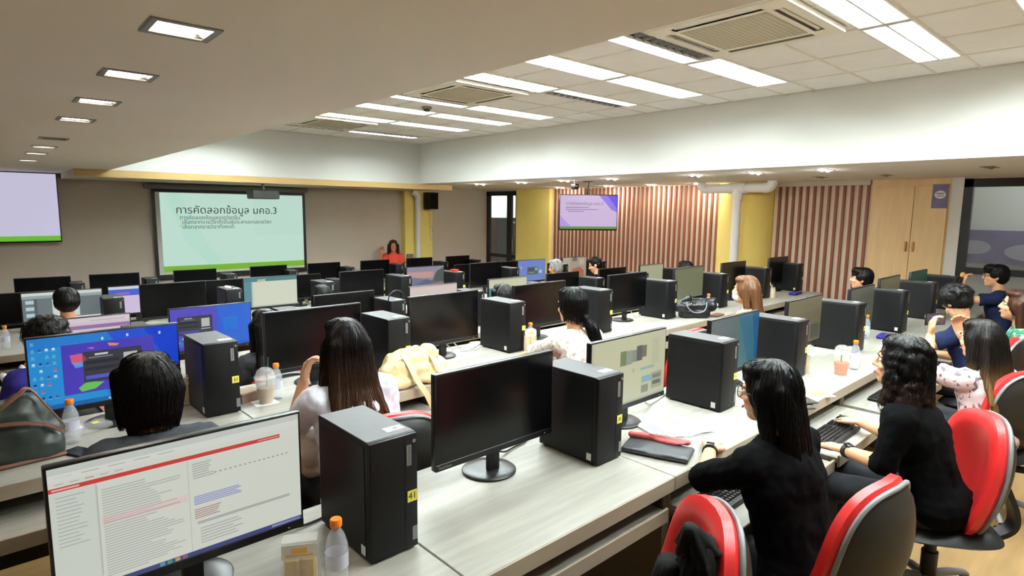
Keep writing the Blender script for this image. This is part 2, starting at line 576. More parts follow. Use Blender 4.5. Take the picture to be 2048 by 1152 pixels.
def plate(mb, u, v, holes, fn, mi=0):
    us = sorted({u[0], u[1], *[h[i] for h in holes for i in (0, 1) if u[0] < h[i] < u[1]]})
    vs = sorted({v[0], v[1], *[h[i] for h in holes for i in (2, 3) if v[0] < h[i] < v[1]]})
    for a, b in zip(us, us[1:]):
        for c, d in zip(vs, vs[1:]):
            mu, mv = (a + b) / 2, (c + d) / 2
            if any(h[0] < mu < h[1] and h[2] < mv < h[3] for h in holes):
                continue
            mb.add([fn(a, c), fn(b, c), fn(b, d), fn(a, d)], [(0, 1, 2, 3)], mi)
    return mb

# floor in three tiers stepping down towards the screen
mb = MB()
for y0, y1, z in ((YB, 3.78, 0.0), (3.78, 7.35, -.19), (7.35, YF, -.38)):
    mb.box(XL, XR + 1.9, y0, y1, z - .6, z)
struct('floor', mb, ['floor_wood'], 'tan wood-look vinyl floor stepping down in tiers')

# downlights: (x, y, kind, lit)
DL = [(.445, y, 'square', l) for y, l in ((1.84, 1), (2.59, 1), (3.34, 1), (4.11, 1), (5.38, 0), (6.17, 1), (6.99, 1), (8.14, 1))]
DL += [(6.80, y, 'twin', 1) for y in (8.5, 7.4, 6.42, 5.5, 4.16, 3.38, 2.61)]
DL += [(8.68, y, 'twin', 1) for y in (8.31, 7.09, 6.15, 5.25)]
DL += [(8.06, 3.15, 'twin', 0), (8.08, 2.42, 'twin', 0), (7.33, 1.3, 'twin', 0)]
DSZ = {'square': (.07, .062), 'twin': (.115, .045)}
holes = [(RX0, RX1, RY0, RY1)] + [(x - DSZ[k][0], x + DSZ[k][0], y - DSZ[k][1], y + DSZ[k][1]) for x, y, k, l in DL]
mb = plate(MB(), (XL, XR + .1), (YB, YF + .1), holes, lambda a, b: (a, b, ZS))
struct('ceiling', mb, ['plaster_ceiling'], 'low smooth cream ceiling slab around the raised tiled part')
# inner faces of the raised part
def strip(name, x0, x1, y0, y1, label):
    struct(name, MB().box(x0, x1, y0, y1, ZS + .001, ZC + .12), ['plaster_white'], label)
strip('wall_soffit_right', RX1, RX1 + .12, RY0, RY1 + .12, 'long white soffit face running beside the ceiling lights')
strip('wall_soffit_front', RX0 - .12, RX1, RY1, RY1 + .12, 'white soffit face above the projection screen')
strip('wall_soffit_left', RX0 - .12, RX0, RY0, RY1, 'white soffit face along the aisle side of the raised ceiling')
strip('wall_soffit_back', RX0 - .12, RX1 + .12, RY0 - .12, RY0, 'white soffit face at the end farthest from the screen')

# fixtures of the raised ceiling
FX = [(4.33, 5.55), (3.08, 4.30), (1.83, 3.05)]  # last column is hidden by the slab, added for light balance
FY = [(-.3, 0.0), (.45, .75), (1.215, 1.515), (2.49, 2.79), (3.33, 3.63), (4.14, 4.44), (5.42, 5.72), (6.2, 6.5), (7.15, 7.45), (8.4, 8.7)]  # first two rows lie out of view, added for their light
XB = [RX0, 1.83, 2.44, 3.065, 3.68, 4.315, 4.93, 5.56, RX1]
yl = sorted({round(v, 3) for q in FY for v in q})
YBK = [RY0] + yl + [RY1]
g = [RY0 + .61 * i for i in range(1, 18)]
extra = []
for a, b in zip(YBK, YBK[1:]):
    n = max(1, round((b - a) / .6))
    extra += [a + (b - a) * i / n for i in range(1, n)]
YBK = sorted(YBK + extra)
cg = struct('ceiling_grid', MB().box(RX0 - .1, RX1 + .1, RY0 - .1, RY1 + .1, ZC + .115, ZC + .14), ['plaster_white'], 'raised ceiling of square white tiles')
mb = MB()
for x in XB[1:-1]:
    mb.box(x - .012, x + .012, RY0, RY1, ZC - .001, ZC + .02)
for y in YBK[1:-1]:
    mb.box(RX0, RX1, y - .012, y + .012, ZC - .002, ZC + .02)
tile_cache = {}
FYSET = {round((a + b) / 2, 3) for a, b in FY}
def in_fix(x, y):
    return any(a < x < b for a, b in FX) and any(a < y < b for a, b in FY)
# metal bars only where no light sits
mb = MB()
for i, x in enumerate(XB[1:-1]):
    for c, d in zip(YBK, YBK[1:]):
        if in_fix(x - .1, (c + d) / 2) and in_fix(x + .1, (c + d) / 2) and round(x, 2) not in (3.06, 3.07, 4.31, 4.32):
            continue
        mb.box(x - .011, x + .011, c, d, ZC - .001, ZC + .02)
for y in YBK[1:-1]:
    mb.box(RX0, RX1, y - .011, y + .011, ZC - .0015, ZC + .02)
obj('ceiling_bar', mb, 'tbar', cg, smooth=0)
for a, b in zip(XB, XB[1:]):
    for c, d in zip(YBK, YBK[1:]):
        if in_fix((a + b) / 2, (c + d) / 2):
            continue
        key = (round(b - a, 2), round(d - c, 2))
        if key not in tile_cache:
            w, h = (b - a) / 2 - .009, (d - c) / 2 - .009
            tile_cache[key] = MB().box(-w, w, -h, h, .004, .02).mesh('ceiling_tile', ['tile_white'], 0)
        link('ceiling_tile', tile_cache[key], cg, ((a + b) / 2, (c + d) / 2, ZC))

# ---------------------------------------------------------------- ceiling lights
L, Wd = 1.22, .30
m_frame = MB()
for x0, x1, y0, y1 in ((-L / 2, L / 2, -Wd / 2, -Wd / 2 + .014), (-L / 2, L / 2, Wd / 2 - .014, Wd / 2), (-L / 2, -L / 2 + .02, -Wd / 2, Wd / 2), (L / 2 - .02, L / 2, -Wd / 2, Wd / 2), (-L / 2, L / 2, -.007, .007)):
    m_frame.box(x0, x1, y0, y1, -.006, .03)
m_frame = m_frame.mesh('light_frame', ['louvre_white'], 0)
prof = [(-.145, .0), (-.135, .045), (-.11, .08), (-.04, .085), (-.012, .05), (-.006, .0)]
m_ref = MB()
for sg in (1, -1):
    vs = []
    for y, z in prof:
        vs += [(-L / 2 + .01, y * sg, z), (L / 2 - .01, y * sg, z)]
    m_ref.add(vs, [(2 * i, 2 * i + 1, 2 * i + 3, 2 * i + 2) for i in range(len(prof) - 1)])
for x in (-L / 2 + .01, L / 2 - .01):
    m_ref.add([(x, -.145, 0), (x, .145, 0), (x, .145, .09), (x, -.145, .09)], [(0, 1, 2, 3)])
m_ref = m_ref.mesh('reflector', ['reflector'], 0)
m_tube = {l: MB().ring((-.57, 0, .030), (.57, 0, .030), .014, .014, 10).mesh('tube', ['tube_on' if l else 'tube_off']) for l in (0, 1)}
m_blade = MB()
for sg in (1, -1):
    m_blade.prism([(-.143 * sg, -.004), (-.008 * sg, -.004), (-.012 * sg, .042), (-.035 * sg, .026), (-.075 * sg, .014), (-.115 * sg, .026), (-.14 * sg, .042)][::sg], 'x', -.002, .002)
m_blade = m_blade.mesh('blade', ['blade_grey'], 0)
m_cap = MB().box(-.004, .004, -.145, .145, .0, .05).mesh('end_cap', ['louvre_white'], 0)
COLN = ['soffit-side column', 'middle column', 'added aisle-side column']
ORDX = ORD + ['added ninth', 'added tenth']
for ci, (x0, x1) in enumerate(FX):
    for ri, (y0, y1) in enumerate(FY):
        # one tube of a few lamps is dark
        lit = [1, 1]
        if (ci, ri) == (1, 3): lit = [0, 1]
        if (ci, ri) == (0, 5): lit = [1, 0]
        if (ci, ri) in ((1, 6), (0, 9)): lit = [0, 1]
        if (ci, ri) in ((1, 9),): lit = [0, 0]
        vis = 'with one dark tube' if sum(lit) == 1 else ('with both tubes dark' if not sum(lit) else 'with both tubes lit')
        t = thing('ceiling_light', f'louvred ceiling light {vis}, {ORDX[len(FY) - ri]} from the screen wall, {COLN[ci]}', 'ceiling light',
                  ((x0 + x1) / 2, (y0 + y1) / 2, ZC), 0, 'louvred ceiling lights')
        link('light_frame', m_frame, t); link('reflector', m_ref, t)
        link('tube', m_tube[lit[0]], t, (0, -.076, 0)); link('tube', m_tube[lit[1]], t, (0, .076, 0))
        link('end_cap', m_cap, t, (-.6, 0, 0)); link('end_cap', m_cap, t, (.6, 0, 0))
        if ri > 1 and ci < 2:
            for k in range(12):
                link('blade', m_blade, t, (-.545 + .099 * k, 0, 0))
        else:
            mb = MB()
            for k in range(12):
                mb.box(-.547 + .099 * k, -.543 + .099 * k, -.143, .143, .002, .012)
            obj('louvre', mb, 'louvre_white', t, smooth=0)

# downlights
m_sf, m_si, m_sb = {}, {}, {}
for k, (hx, hy) in DSZ.items():
    mb = MB()
    fx, fy = (hx + .015, hy + .018) if k == 'square' else (hx + .015, hy + .015)
    plate(mb, (-fx, fx), (-fy, fy), [(-hx + .004, hx - .004, -hy + .004, hy - .004)], lambda a, b: (a, b, -.004))
    for a, b, c, d in ((-fx, fx, -fy, -fy + .003), (-fx, fx, fy - .003, fy), (-fx, -fx + .003, -fy, fy), (fx - .003, fx, -fy, fy)):
        mb.box(a, b, c, d, -.004, .001)
    m_sf[k] = mb.mesh('bezel', ['spot_frame'], 0)
    mb = MB()
    for a, b in (((-hx, -hy), (hx, -hy)), ((hx, -hy), (hx, hy)), ((hx, hy), (-hx, hy)), ((-hx, hy), (-hx, -hy))):
        mb.add([(*a, 0), (*b, 0), (b[0] * .85, b[1] * .8, .09), (a[0] * .85, a[1] * .8, .09)], [(0, 1, 2, 3)])
    mb.add([(-hx, -hy, .09), (hx, -hy, .09), (hx, hy, .09), (-hx, hy, .09)], [(0, 1, 2, 3)])
    m_si[k] = mb.mesh('housing', ['spot_inner'], 0)
    for l in (0, 1):
        mb = MB()
        if k == 'square':
            mb.capsule((-.05, .01, .012), (.05, .01, .012), .011, .011, 10)
        else:
            mb.ellip((0, 0, .0), (.024, .024, .02), n=12)
        m_sb[k, l] = mb.mesh('bulb', [('spot_on' if k == 'square' else 'spot_twin') if l else 'spot_off'])
nd = {}
for x, y, k, l in DL:
    key = (x, k, l)
    nd[key] = nd.get(key, 0) + 1
    if k == 'square':
        lab = f'square recessed downlight, {"lit" if l else "dark and unlit"}, {y + 0:.0f} metres along the low slab' if False else None
    t = thing('downlight', '', 'downlight', (x, y, ZS), 0, 'recessed square downlights' if k == 'square' else 'recessed twin spotlights')
    n = nd[key]
    if k == 'square':
        t['label'] = f'square recessed downlight in low slab over the aisle desks, {ORD[n]} lit one counting towards screen' if l else 'dark unlit square downlight in the row on the low ceiling slab'
    elif l:
        t['label'] = f'lit twin-bulb recessed spotlight {"along the soffit edge" if x < 7 else "close to the slatted wall"}, {ORD[n]} from the screen wall'
    else:
        t['label'] = {3.15: 'unlit twin recessed spotlight in front of the near slats', 2.42: 'unlit twin recessed spotlight in front of the wooden cupboard', 1.3: 'unlit twin recessed spotlight in front of the black-framed glass door'}[y]
    link('bezel', m_sf[k], t); link('housing', m_si[k], t)
    if k == 'square':
        link('bulb', m_sb[k, l], t)
    else:
        link('bulb', m_sb[k, l], t, (-.075, 0, 0)); link('bulb', m_sb[k, l], t, (.075, 0, 0))

# ceiling air conditioners
for i, (x, y) in enumerate(((3.75, 2.0), (3.75, 4.93), (3.75, 7.93))):
    t = thing('air_conditioner', ['cream four-way cassette air conditioner over the desks farthest from the screen', 'cream four-way cassette air conditioner halfway along the tiled ceiling', 'cream four-way cassette air conditioner close to the soffit above the screen'][i], 'air conditioner', (x, y, ZC), 0, 'ceiling air conditioners')
    W = .45
    mb = MB()
    slots = [(-.29, .29, .325, .385), (-.29, .29, -.385, -.325), (.325, .385, -.29, .29), (-.385, -.325, -.29, .29)]
    plate(mb, (-W, W), (-W, W), slots + [(-.285, .285, -.285, .285)], lambda a, b: (a, b, -.035))
    for a, b, c, d in ((-W, W, -W, -W + .004), (-W, W, W - .004, W), (-W, -W + .004, -W, W), (W - .004, W, -W, W)):
        mb.box(a, b, c, d, -.035, -.003)
    obj('cassette_panel', mb, 'ac_white', t, smooth=0)
    gr = obj('intake_grille', MB().box(-.284, .284, -.284, .284, -.038, -.03), 'ac_grille', t, smooth=0)
    mb = MB()
    for k in range(18):
        v = -.27 + .54 * k / 17
        mb.box(-.28, .28, v - .009, v + .009, -.0395, -.037)
    obj('grille_ribs', mb, 'ac_grille', gr, smooth=0)
    for s in slots:
        obj('air_slot', MB().box(s[0], s[1], s[2], s[3], -.012, -.008), 'ac_slot', t, smooth=0)
        cx, cy = (s[0] + s[1]) / 2, (s[2] + s[3]) / 2
        hx, hy = (s[1] - s[0]) / 2 - .01, (s[3] - s[2]) / 2
        mb = MB().box(-hx, hx, -hy * .3 if hx > hy else -hy + .01, hy * .3 if hx > hy else hy - .01, -.003, .003)
        if hx < hy:
            mb = MB().box(-hx * .35, hx * .35, -hy + .01, hy - .01, -.003, .003)
        obj('louvre_flap', mb, 'ac_white', t, (cx, cy, -.026), (0.5 * (1 if cy > 0 else -1) if hx > hy else 0, -.5 * (1 if cx > 0 else -1) if hx < hy else 0, 0), smooth=0)
t = thing('smoke_detector', 'small round smoke detector on the ceiling tiles', 'smoke detector', (4.0, 6.0, ZC))
obj('detector_base', MB().lathe([(.06, 0), (.06, -.012), (.05, -.02)], 20), 'spot_frame', t)
obj('detector_head', MB().lathe([(.04, -.02), (.04, -.035), (.025, -.045)], 20), 'ac_slot', t)

# ---------------------------------------------------------------- walls
mb = plate(MB(), (XL, XR), (-.4, ZS), [], lambda a, b: (a, YF, b))
struct('wall_front', mb, ['plaster_beige'], 'beige wall carrying the projection screen')
struct('wall_left', plate(MB(), (YB, YF), (-.4, ZS), [], lambda a, b: (XL, a, b)), ['plaster_beige'], 'beige side wall')
struct('wall_back', plate(MB(), (XL, XR), (-.4, ZS), [], lambda a, b: (a, YB, b)), ['plaster_beige'], 'beige rear wall')
DR1 = (9.98, 11.1, -.38, 2.24)   # glass door beside the screen wall
DR2 = (.62, 1.84, 0.0, 2.25)     # glass door beside the cupboard
mb = plate(MB(), (YB, YF), (-.4, ZS), [DR1, DR2], lambda a, b: (XR, a, b))
wr = struct('wall_right', mb, ['slat_back'], 'wall with brown timber slats and yellow pillars')
obj('white_pier', MB().box(XR - .03, XR + .02, 1.84, 1.99, -.02, ZS - .001), 'plaster_white', wr, smooth=0)
obj('slat_lintel', MB().box(XR - .06, XR, 2.87, 4.2, 2.2, ZS - .001), 'plaster_beige', wr, smooth=0)
m_slat = MB().box(-.034, 0, -.017, .017, -.38, 2.2).mesh('slat', ['slat_brown'], 0)
m_slat2 = MB().box(-.034, 0, -.017, .017, -.38, 2.26).mesh('slat', ['slat_brown'], 0)
ys = [2.9 + .1 * i for i in range(14)]
for y in ys: link('slat', m_slat, wr, (XR - .001, y, 0))
ys = [5.12 + .1 * i for i in range(38)]
for y in ys: link('slat', m_slat2, wr, (XR - .001, y, 0))

def glazed_door(n, y0, y1, z0, z1, rail, mull, label):
    d = struct(n, MB().box(XR - .02, XR + .06, y0, y0 + .09, z0, z1).box(XR - .02, XR + .06, y1 - .09, y1, z0, z1).box(XR - .02, XR + .06, y0, y1, z1 - .1, z1), ['black_frame'], label)
    obj('rail', MB().box(XR - .01, XR + .05, y0 + .09, y1 - .09, rail - .04, rail + .04), 'black_frame', d, smooth=0)
    if mull:
        obj('mullion', MB().box(XR - .012, XR + .055, mull - .07, mull + .07, z0, z1 - .1), 'black_frame', d, smooth=0)
    obj('pane', MB().box(XR + .015, XR + .021, y0 + .08, y1 - .08, z0 + .05, z1 - .09), 'glass', d, smooth=0)
    obj('door_handle', MB().ring((XR - .05, y0 + .15, rail + .1), (XR - .05, y0 + .15, rail + .4), .012, .012, 10).ring((XR - .05, y0 + .15, rail + .14), (XR + .0, y0 + .15, rail + .14), .008, .008, 8).ring((XR - .05, y0 + .15, rail + .36), (XR + .0, y0 + .15, rail + .36), .008, .008, 8), 'chrome', d)
    return d
glazed_door('door_1', *DR1, .76, 10.3, 'black-framed glass door beside the screen wall')
glazed_door('door_2', *DR2, 1.13, None, 'black-framed glass door beside the wooden cupboard')
# rooms behind the two glass doors
mb = MB()
for y0, y1, z in ((9.0, 12.6, -.38), (-.9, 2.6, 0.0)):
    mb.add([(XR + .1, y1, z), (XR + 1.9, y1, z), (XR + 1.9, y1, 2.9), (XR + .1, y1, 2.9)], [(0, 1, 2, 3)])
    mb.add([(XR + 1.9, y0, z), (XR + 1.9, y1, z), (XR + 1.9, y1, 2.9), (XR + 1.9, y0, 2.9)], [(0, 1, 2, 3)])
    mb.add([(XR + .1, y0, z), (XR + 1.9, y0, z), (XR + 1.9, y0, 2.9), (XR + .1, y0, 2.9)], [(0, 1, 2, 3)])
    mb.add([(XR + .02, y0, 2.42), (XR + 1.9, y0, 2.42), (XR + 1.9, y1, 2.42), (XR + .02, y1, 2.42)], [(0, 1, 2, 3)])
    mb.add([(XR + .1, y0, z - .001), (XR + 1.9, y0, z - .001), (XR + 1.9, y1, z - .001), (XR + .1, y1, z - .001)], [(0, 1, 2, 3)])
struct('wall_corridor', mb, ['plaster_white'], 'pale walls of the rooms seen through the glass doors')
struct('floor_lobby', MB().box(XR, XR + 1.9, 11.2, 12.6, -.6, -.38), ['floor_wood'], 'floor of the room behind the glass door')
for i, (y, z) in enumerate(((11.7, 2.3), (12.1, 2.28), (1.2, 2.36))):  # last lamp is unseen, added to brighten the room by the cupboard
    t = thing('corridor_lamp', ['bright lamp tube on the ceiling behind the glass door by the screen', 'second bright lamp tube deeper behind the glass door by the screen', 'added unseen lamp tube lighting the room behind the glass door beside the cupboard'][i], 'lamp', (XR + 1.0, y, z))
    obj('lamp_base', MB().box(-.6, .6, -.05, .05, 0, .04), 'louvre_white', t, smooth=0)
    obj('tube', MB().ring((-.58, 0, -.02), (.58, 0, -.02), .011 if i < 2 else .006, .011 if i < 2 else .006, 10), 'tube_on', t)
t = thing('locker', 'tall grey and brown locker behind the glass door by the screen wall', 'locker', (XR + 1.1, 11.6, -.38))
obj('carcass', MB().box(-.5, .5, -.25, .25, 0, 2.0), 'grey_steel', t, smooth=0)
obj('door', MB().box(-.2, .49, -.27, -.25, .05, 1.96), 'brown_panel', t, smooth=0)
obj('side_door', MB().box(-.515, -.5, -.14, .24, .05, 1.96), 'brown_panel', t, smooth=0)
obj('name_plate', MB().box(-.16, .1, -.275, -.27, 1.86, 1.91), 'white_label', t, smooth=0)
t = thing('notice_poster', 'purple and white poster hanging behind the glass door beside the cupboard', 'poster', (XR + 1.7, 1.9, 1.3))
obj('sheet', MB().box(0, .01, -1.0, .45, -.18, .30), 'purple_print', t, smooth=0)
obj('printed_cloud', MB().prism([(-.9 + .35 + .3 * math.cos(2 * PI * i / 20), -.0 + .12 * math.sin(2 * PI * i / 20)) for i in range(20)], 'x', -.004, 0).prism([(.1 + .2 * math.cos(2 * PI * i / 20), .05 + .1 * math.sin(2 * PI * i / 20)) for i in range(20)], 'x', -.004, 0), 'label_pale', t, smooth=0)

# yellow pillars, pipes
struct('column_square', MB().box(XR - .09, XR + .05, 8.93, 9.97, -.38, ZS - .001), ['yellow_paint'], 'flat yellow pillar between glass door and slats')
mb = MB().lathe([(.44, -.19), (.44, ZS - .001)], 48, (XR + .02, 4.62, 0))
struct('column_round', mb, ['yellow_paint'], 'round yellow pillar between the slats', smooth=40)
struct('column_corner', MB().box(6.80, 7.5, YF - .14, YF, -.38, 2.2), ['yellow_paint'], 'yellow pillar on the screen wall behind the presenter')
t = thing('drain_pipe', 'white plastic T-shaped drain pipe in front of the round yellow pillar', 'pipe', (XR - .56, 4.5, 0))
obj('pipe_riser', MB().ring((0, 0, -.19), (0, 0, 2.12), .064, .064, 20), 'pvc_white', t)
obj('pipe_cross', MB().ring((0, -.42, 2.17), (0, .5, 2.17), .068, .068, 20), 'pvc_white', t)
obj('pipe_tee', MB().ring((0, 0, 2.0), (0, 0, 2.15), .078, .078, 20).ring((0, -.13, 2.17), (0, .13, 2.17), .08, .08, 20), 'pvc_white', t)
for s in (-1, 1):
    y = -.42 if s < 0 else .5
    obj('pipe_elbow', MB().tube([(0, y - .02 * s, 2.17), (0, y + .05 * s, 2.175), (0, y + .1 * s, 2.22), (0, y + .105 * s, 2.268)], .072, 16), 'pvc_white', t)
obj('pipe_collar', MB().ring((0, 0, 1.45), (0, 0, 1.5), .07, .07, 20), 'pvc_white', t)
t = thing('drain_pipe', 'white drain pipe running down the yellow pillar on the screen wall', 'pipe', (7.08, YF - .21, 0))
obj('pipe_riser', MB().ring((0, 0, -.38), (0, 0, 2.0), .06, .06, 16), 'pvc_white', t)
obj('pipe_elbow', MB().tube([(0, 0, 1.98), (0, 0, 2.08), (-.06, .0, 2.14), (-.14, .0, 2.18)], .066, 14), 'pvc_white', t)
t = thing('junction_box', 'grey box at the foot of the yellow pillar on the screen wall', 'box', (6.9, YF - .165, .35))
obj('cover', MB().rbox(-.075, .075, -.024, .024, 0, .5, .006), 'grey_plastic', t)

# tan bulkhead over the screen
struct('trim_1', MB().box(.96, 6.86, RY1 + .005, YF - .001, 2.19, ZS - .001).box(.955, 6.865, RY1 - .012, RY1 + .012, 2.175, ZS - .001, 1), ['plaster_beige', 'wood_tan'], 'tan boxed bulkhead under the ceiling above the screen')

# built-in cupboard
t = thing('cupboard', 'tall light wooden two-door cupboard built in beside the slats', 'cupboard', (XR - .003, 2.41, 0))
obj('cupboard_body', MB().box(-.035, .0, -.44, .44, 0, ZS - .002), 'cabinet_wood', t, smooth=0)
for y0, y1, hy in ((-.425, -.064, -.1), (-.058, .425, -.02)):
    d = obj('door', MB().rbox(-.055, -.035, y0, y1, .08, 2.17, .003, 1), 'cabinet_wood', t, smooth=0)
    obj('handle', MB().rbox(-.085, -.055, hy - .012, hy + .012, 1.33, 1.46, .008), 'handle_wood', d)
pst = thing('door_notice', 'small purple notice with a white emblem taped to the cupboard door', 'notice', (XR - .0565, 2.07, 2.04))
obj('sheet', MB().box(-.002, 0, -.085, .085, -.15, .15), 'purple_print', pst, smooth=0)
mb = MB()
for i in range(20):
    pass
vs = [(-.0035, .06 * math.cos(2 * PI * i / 20), .02 + .05 * math.sin(2 * PI * i / 20)) for i in range(20)]
mb.add(vs, [tuple(range(20))])
obj('emblem', mb, 'white_label', pst, smooth=0)
obj('emblem_lines', MB().box(-.005, -.0045, -.045, .045, .03, .042).box(-.005, -.0045, -.04, .03, .012, .018).box(-.005, -.0045, -.04, .03, -.002, .004), 'grey_ink', pst, smooth=0)

# ---------------------------------------------------------------- pictures on lit screens
def picture(name, rects, x0, x1, z0, z1, y, parent, step=.0003, gain=1.0):
    """flat picture pieces in screen coordinates (0..1, y downward), facing -Y"""
    vs, fs, cs = [], [], []
    for i, r in enumerate(rects):
        if len(r) == 5:
            a, b, c, d, col = r
            P = [(a, d), (c, d), (c, b), (a, b)]
        else:
            P, col = r
        o = len(vs)
        vs += [(x0 + (x1 - x0) * u, y - step * (1 + i // 6 if i else 0), z1 - (z1 - z0) * v) for u, v in P]
        fs.append(tuple(range(o, o + len(P))))
        cs.append((col, len(P)))
    me = bpy.data.meshes.new(name)
    me.from_pydata(vs, [], fs)
    me.materials.append(MATS['glow'])
    at = me.color_attributes.new('Col', 'FLOAT_COLOR', 'CORNER')
    data = []
    for c, n in cs:
        data += [*[v * gain for v in lin(c)], 1.0] * n
    at.data.foreach_set('color', data)
    return link(name, me, parent)

# projection screen
t = thing('projection_screen', 'large black-bordered projection screen showing a pale green slide with Thai text', 'projection screen', (0, 0, 0))
obj('screen_housing', MB().rbox(2.02, 4.7, YF - .12, YF - .01, 2.09, 2.165, .01), 'grey_plastic', t)
mb = MB()
plate(mb, (2.12, 4.66), (.63, 2.09), [(2.17, 4.61, .68, 2.04)], lambda a, b: (a, YF - .066, b))
obj('screen_border', mb, 'black_frame', t, smooth=0)
obj('screen_fabric', MB().box(2.12, 4.66, YF - .064, YF - .06, .63, 2.09), 'white_label', t, smooth=0)
obj('weight_bar', MB().ring((2.1, YF - .06, .62), (4.68, YF - .06, .62), .016, .016, 10), 'black_plastic', t)
W0 = (206, 242, 226)
sl = [(0, 0, 1, 1, W0), ([(0.03, 0), (.12, 0), (.3, .7), (.42, .93), (.3, .93), (.14, .6)], (196, 240, 222)), (.62, .0, 1, .55, (202, 238, 222)), (0, .925, 1, 1, (128, 196, 40)),
      (.103, .275, .113, .3, (206, 226, 120)), (.115, .335, .125, .36, (206, 226, 120)), (.115, .4, .125, .425, (206, 226, 120))]
sp = picture('projected_slide', sl, 2.235, 4.608, .72, 2.03, YF - .068, t)
mat('slide_ink', (84, 110, 98), 0.8, var=0.0)
for body, size, x, z in (('การคัดลอกข้อมูล มคอ.3', .175, 2.455, 1.745), ('การคัดลอกข้อมูลจากวิชาอื่น', .088, 2.51, 1.62), ('เลือกจากรายวิชาที่เป็นผู้ประสานงานรายวิชา', .088, 2.54, 1.545), ('เลือกจากรายวิชาทั้งหมด', .088, 2.54, 1.465)):
    queue_text('slide_text', body, size, 'slide_ink', sp, (x, YF - .0695, z), (PI / 2, 0, 0))

# projector
t = thing('projector', 'grey projector hanging from the bulkhead in front of the projection screen', 'projector', (3.46, 9.9, 2.04))
obj('projector_case', MB().rbox(-.21, .21, -.15, .15, -.1, .05, .02, 3), 'grey_steel', t)
obj('lens', MB().ring((.06, .13, -.005), (.06, .17, -.005), .04, .036, 20), 'black_plastic', t)
obj('vent', MB().box(-.17, .0, -.1405, -.139, -.03, .02), 'ac_slot', t, smooth=0)
obj('mount_pole', MB().ring((0, 0, .05), (0, 0, .149), .025, .025, 12).box(-.07, .07, -.07, .07, .142, .149), 'silver_label', t)

# wall speaker + cable
t = thing('wall_speaker', 'black loudspeaker mounted high on the yellow pillar by the screen wall', 'speaker', (7.36, YF - .28, 2.0), .25)
obj('cabinet', MB().prism([(-.13, -.11), (.13, -.11), (.09, .1), (-.09, .1)], 'z', -.19, .17), 'black_plastic', t, smooth=0)
obj('grille', MB().rbox(-.115, .115, -.118, -.11, -.17, .15, .004, 1), 'fabric_black', t, smooth=0)
obj('bracket', MB().box(-.02, .02, .1, .15, -.03, .03), 'black_frame', t, smooth=0)
tag(obj('hanging_cable', MB().tube([(7.42, YF - .15, 1.45), (7.5, YF - .16, 1.4), (7.58, YF - .03, 1.3), (7.55, YF - .03, 1.15), (7.47, YF - .15, 1.12), (7.44, YF - .15, 1.25), (7.43, YF - .15, 1.5), (7.42, YF - .15, 1.75)], .006, 6), 'cable_white'), 'loop of pale cable hanging on the yellow pillar below the speaker', 'cable')

# televisions
def tv(x0, x1, z0, z1, label, cat_loc, rz, rects, text=None):
    t = thing('television', label, 'television', cat_loc, rz)
    obj('tv_case', MB().rbox(x0 - .012, x1 + .012, -.02, .03, z0 - .022, z1 + .012, .006), 'black_satin', t)
    obj('tv_back', MB().rbox(x0 + .2 * (x1 - x0), x1 - .2 * (x1 - x0), .03, .07, z0 + .08, z1 - .1, .01), 'black_plastic', t)
    p = picture('tv_picture', rects, x0, x1, z0, z1, -.0215, t)
    return t, p
LV = (216, 212, 240)
t, p = tv(-.86, .86, -.48, .49, 'large wall television showing a lilac slide beside the projection screen', (.04, YF - .12, 1.765), 0, [(0, 0, 1, 1, LV), (0, 0, .6, .5, (220, 214, 238)), (0, .925, 1, 1, (112, 204, 46)), (.4, .36, .535, .375, (150, 145, 175)), (.3, .25, .53, .29, (120, 118, 150))])
obj('wall_bracket', MB().box(-.3, .3, .07, .118, -.2, .2), 'black_frame', t, smooth=0)
tvr = -.60
t, p = tv(-.455, .455, -.26, .26, 'ceiling-hung television in front of the slats showing a purple slide', (7.12, 6.2, 1.79), tvr,
          [(0, 0, 1, 1, (222, 196, 238)), ([(.68, 0), (1, 0), (1, .5), (.9, .42)], (150, 120, 246)), ([(.82, 0), (1, 0), (1, .38)], (96, 60, 250)), ([(0, .6), (.2, .93), (0, .93)], (190, 160, 246)), (0, .925, 1, 1, (96, 160, 60)),
           (.1, .35, .5, .37, (130, 110, 160)), (.1, .41, .66, .43, (140, 120, 170)), (.14, .47, .42, .49, (140, 120, 170))])
queue_text('slide_text', 'การคัดลอกข้อมูล มคอ.3', .062, 'slide_ink', p, (-.36, -.0235, .13), (PI / 2, 0, 0))
obj('ceiling_pole', MB().ring((0, .06, .1), (0, .06, .476), .018, .018, 12).box(-.07, .07, 0, .12, .466, .478).box(-.1, .1, .05, .075, -.08, .14), 'black_frame', t, smooth=30)
t = thing('ceiling_camera', 'small black camera hanging beside the pole of the ceiling-hung television', 'camera', (6.93, 6.32, ZS))
obj('camera_stem', MB().ring((0, 0, -.001), (0, 0, -.06), .012, .012, 10), 'black_frame', t)
obj('camera_body', MB().rbox(-.04, .04, -.05, .05, -.13, -.05, .01), 'black_plastic', t)
obj('camera_lens', MB().ring((-.01, -.05, -.09), (-.01, -.07, -.09), .025, .025, 14), 'screen_off', t)
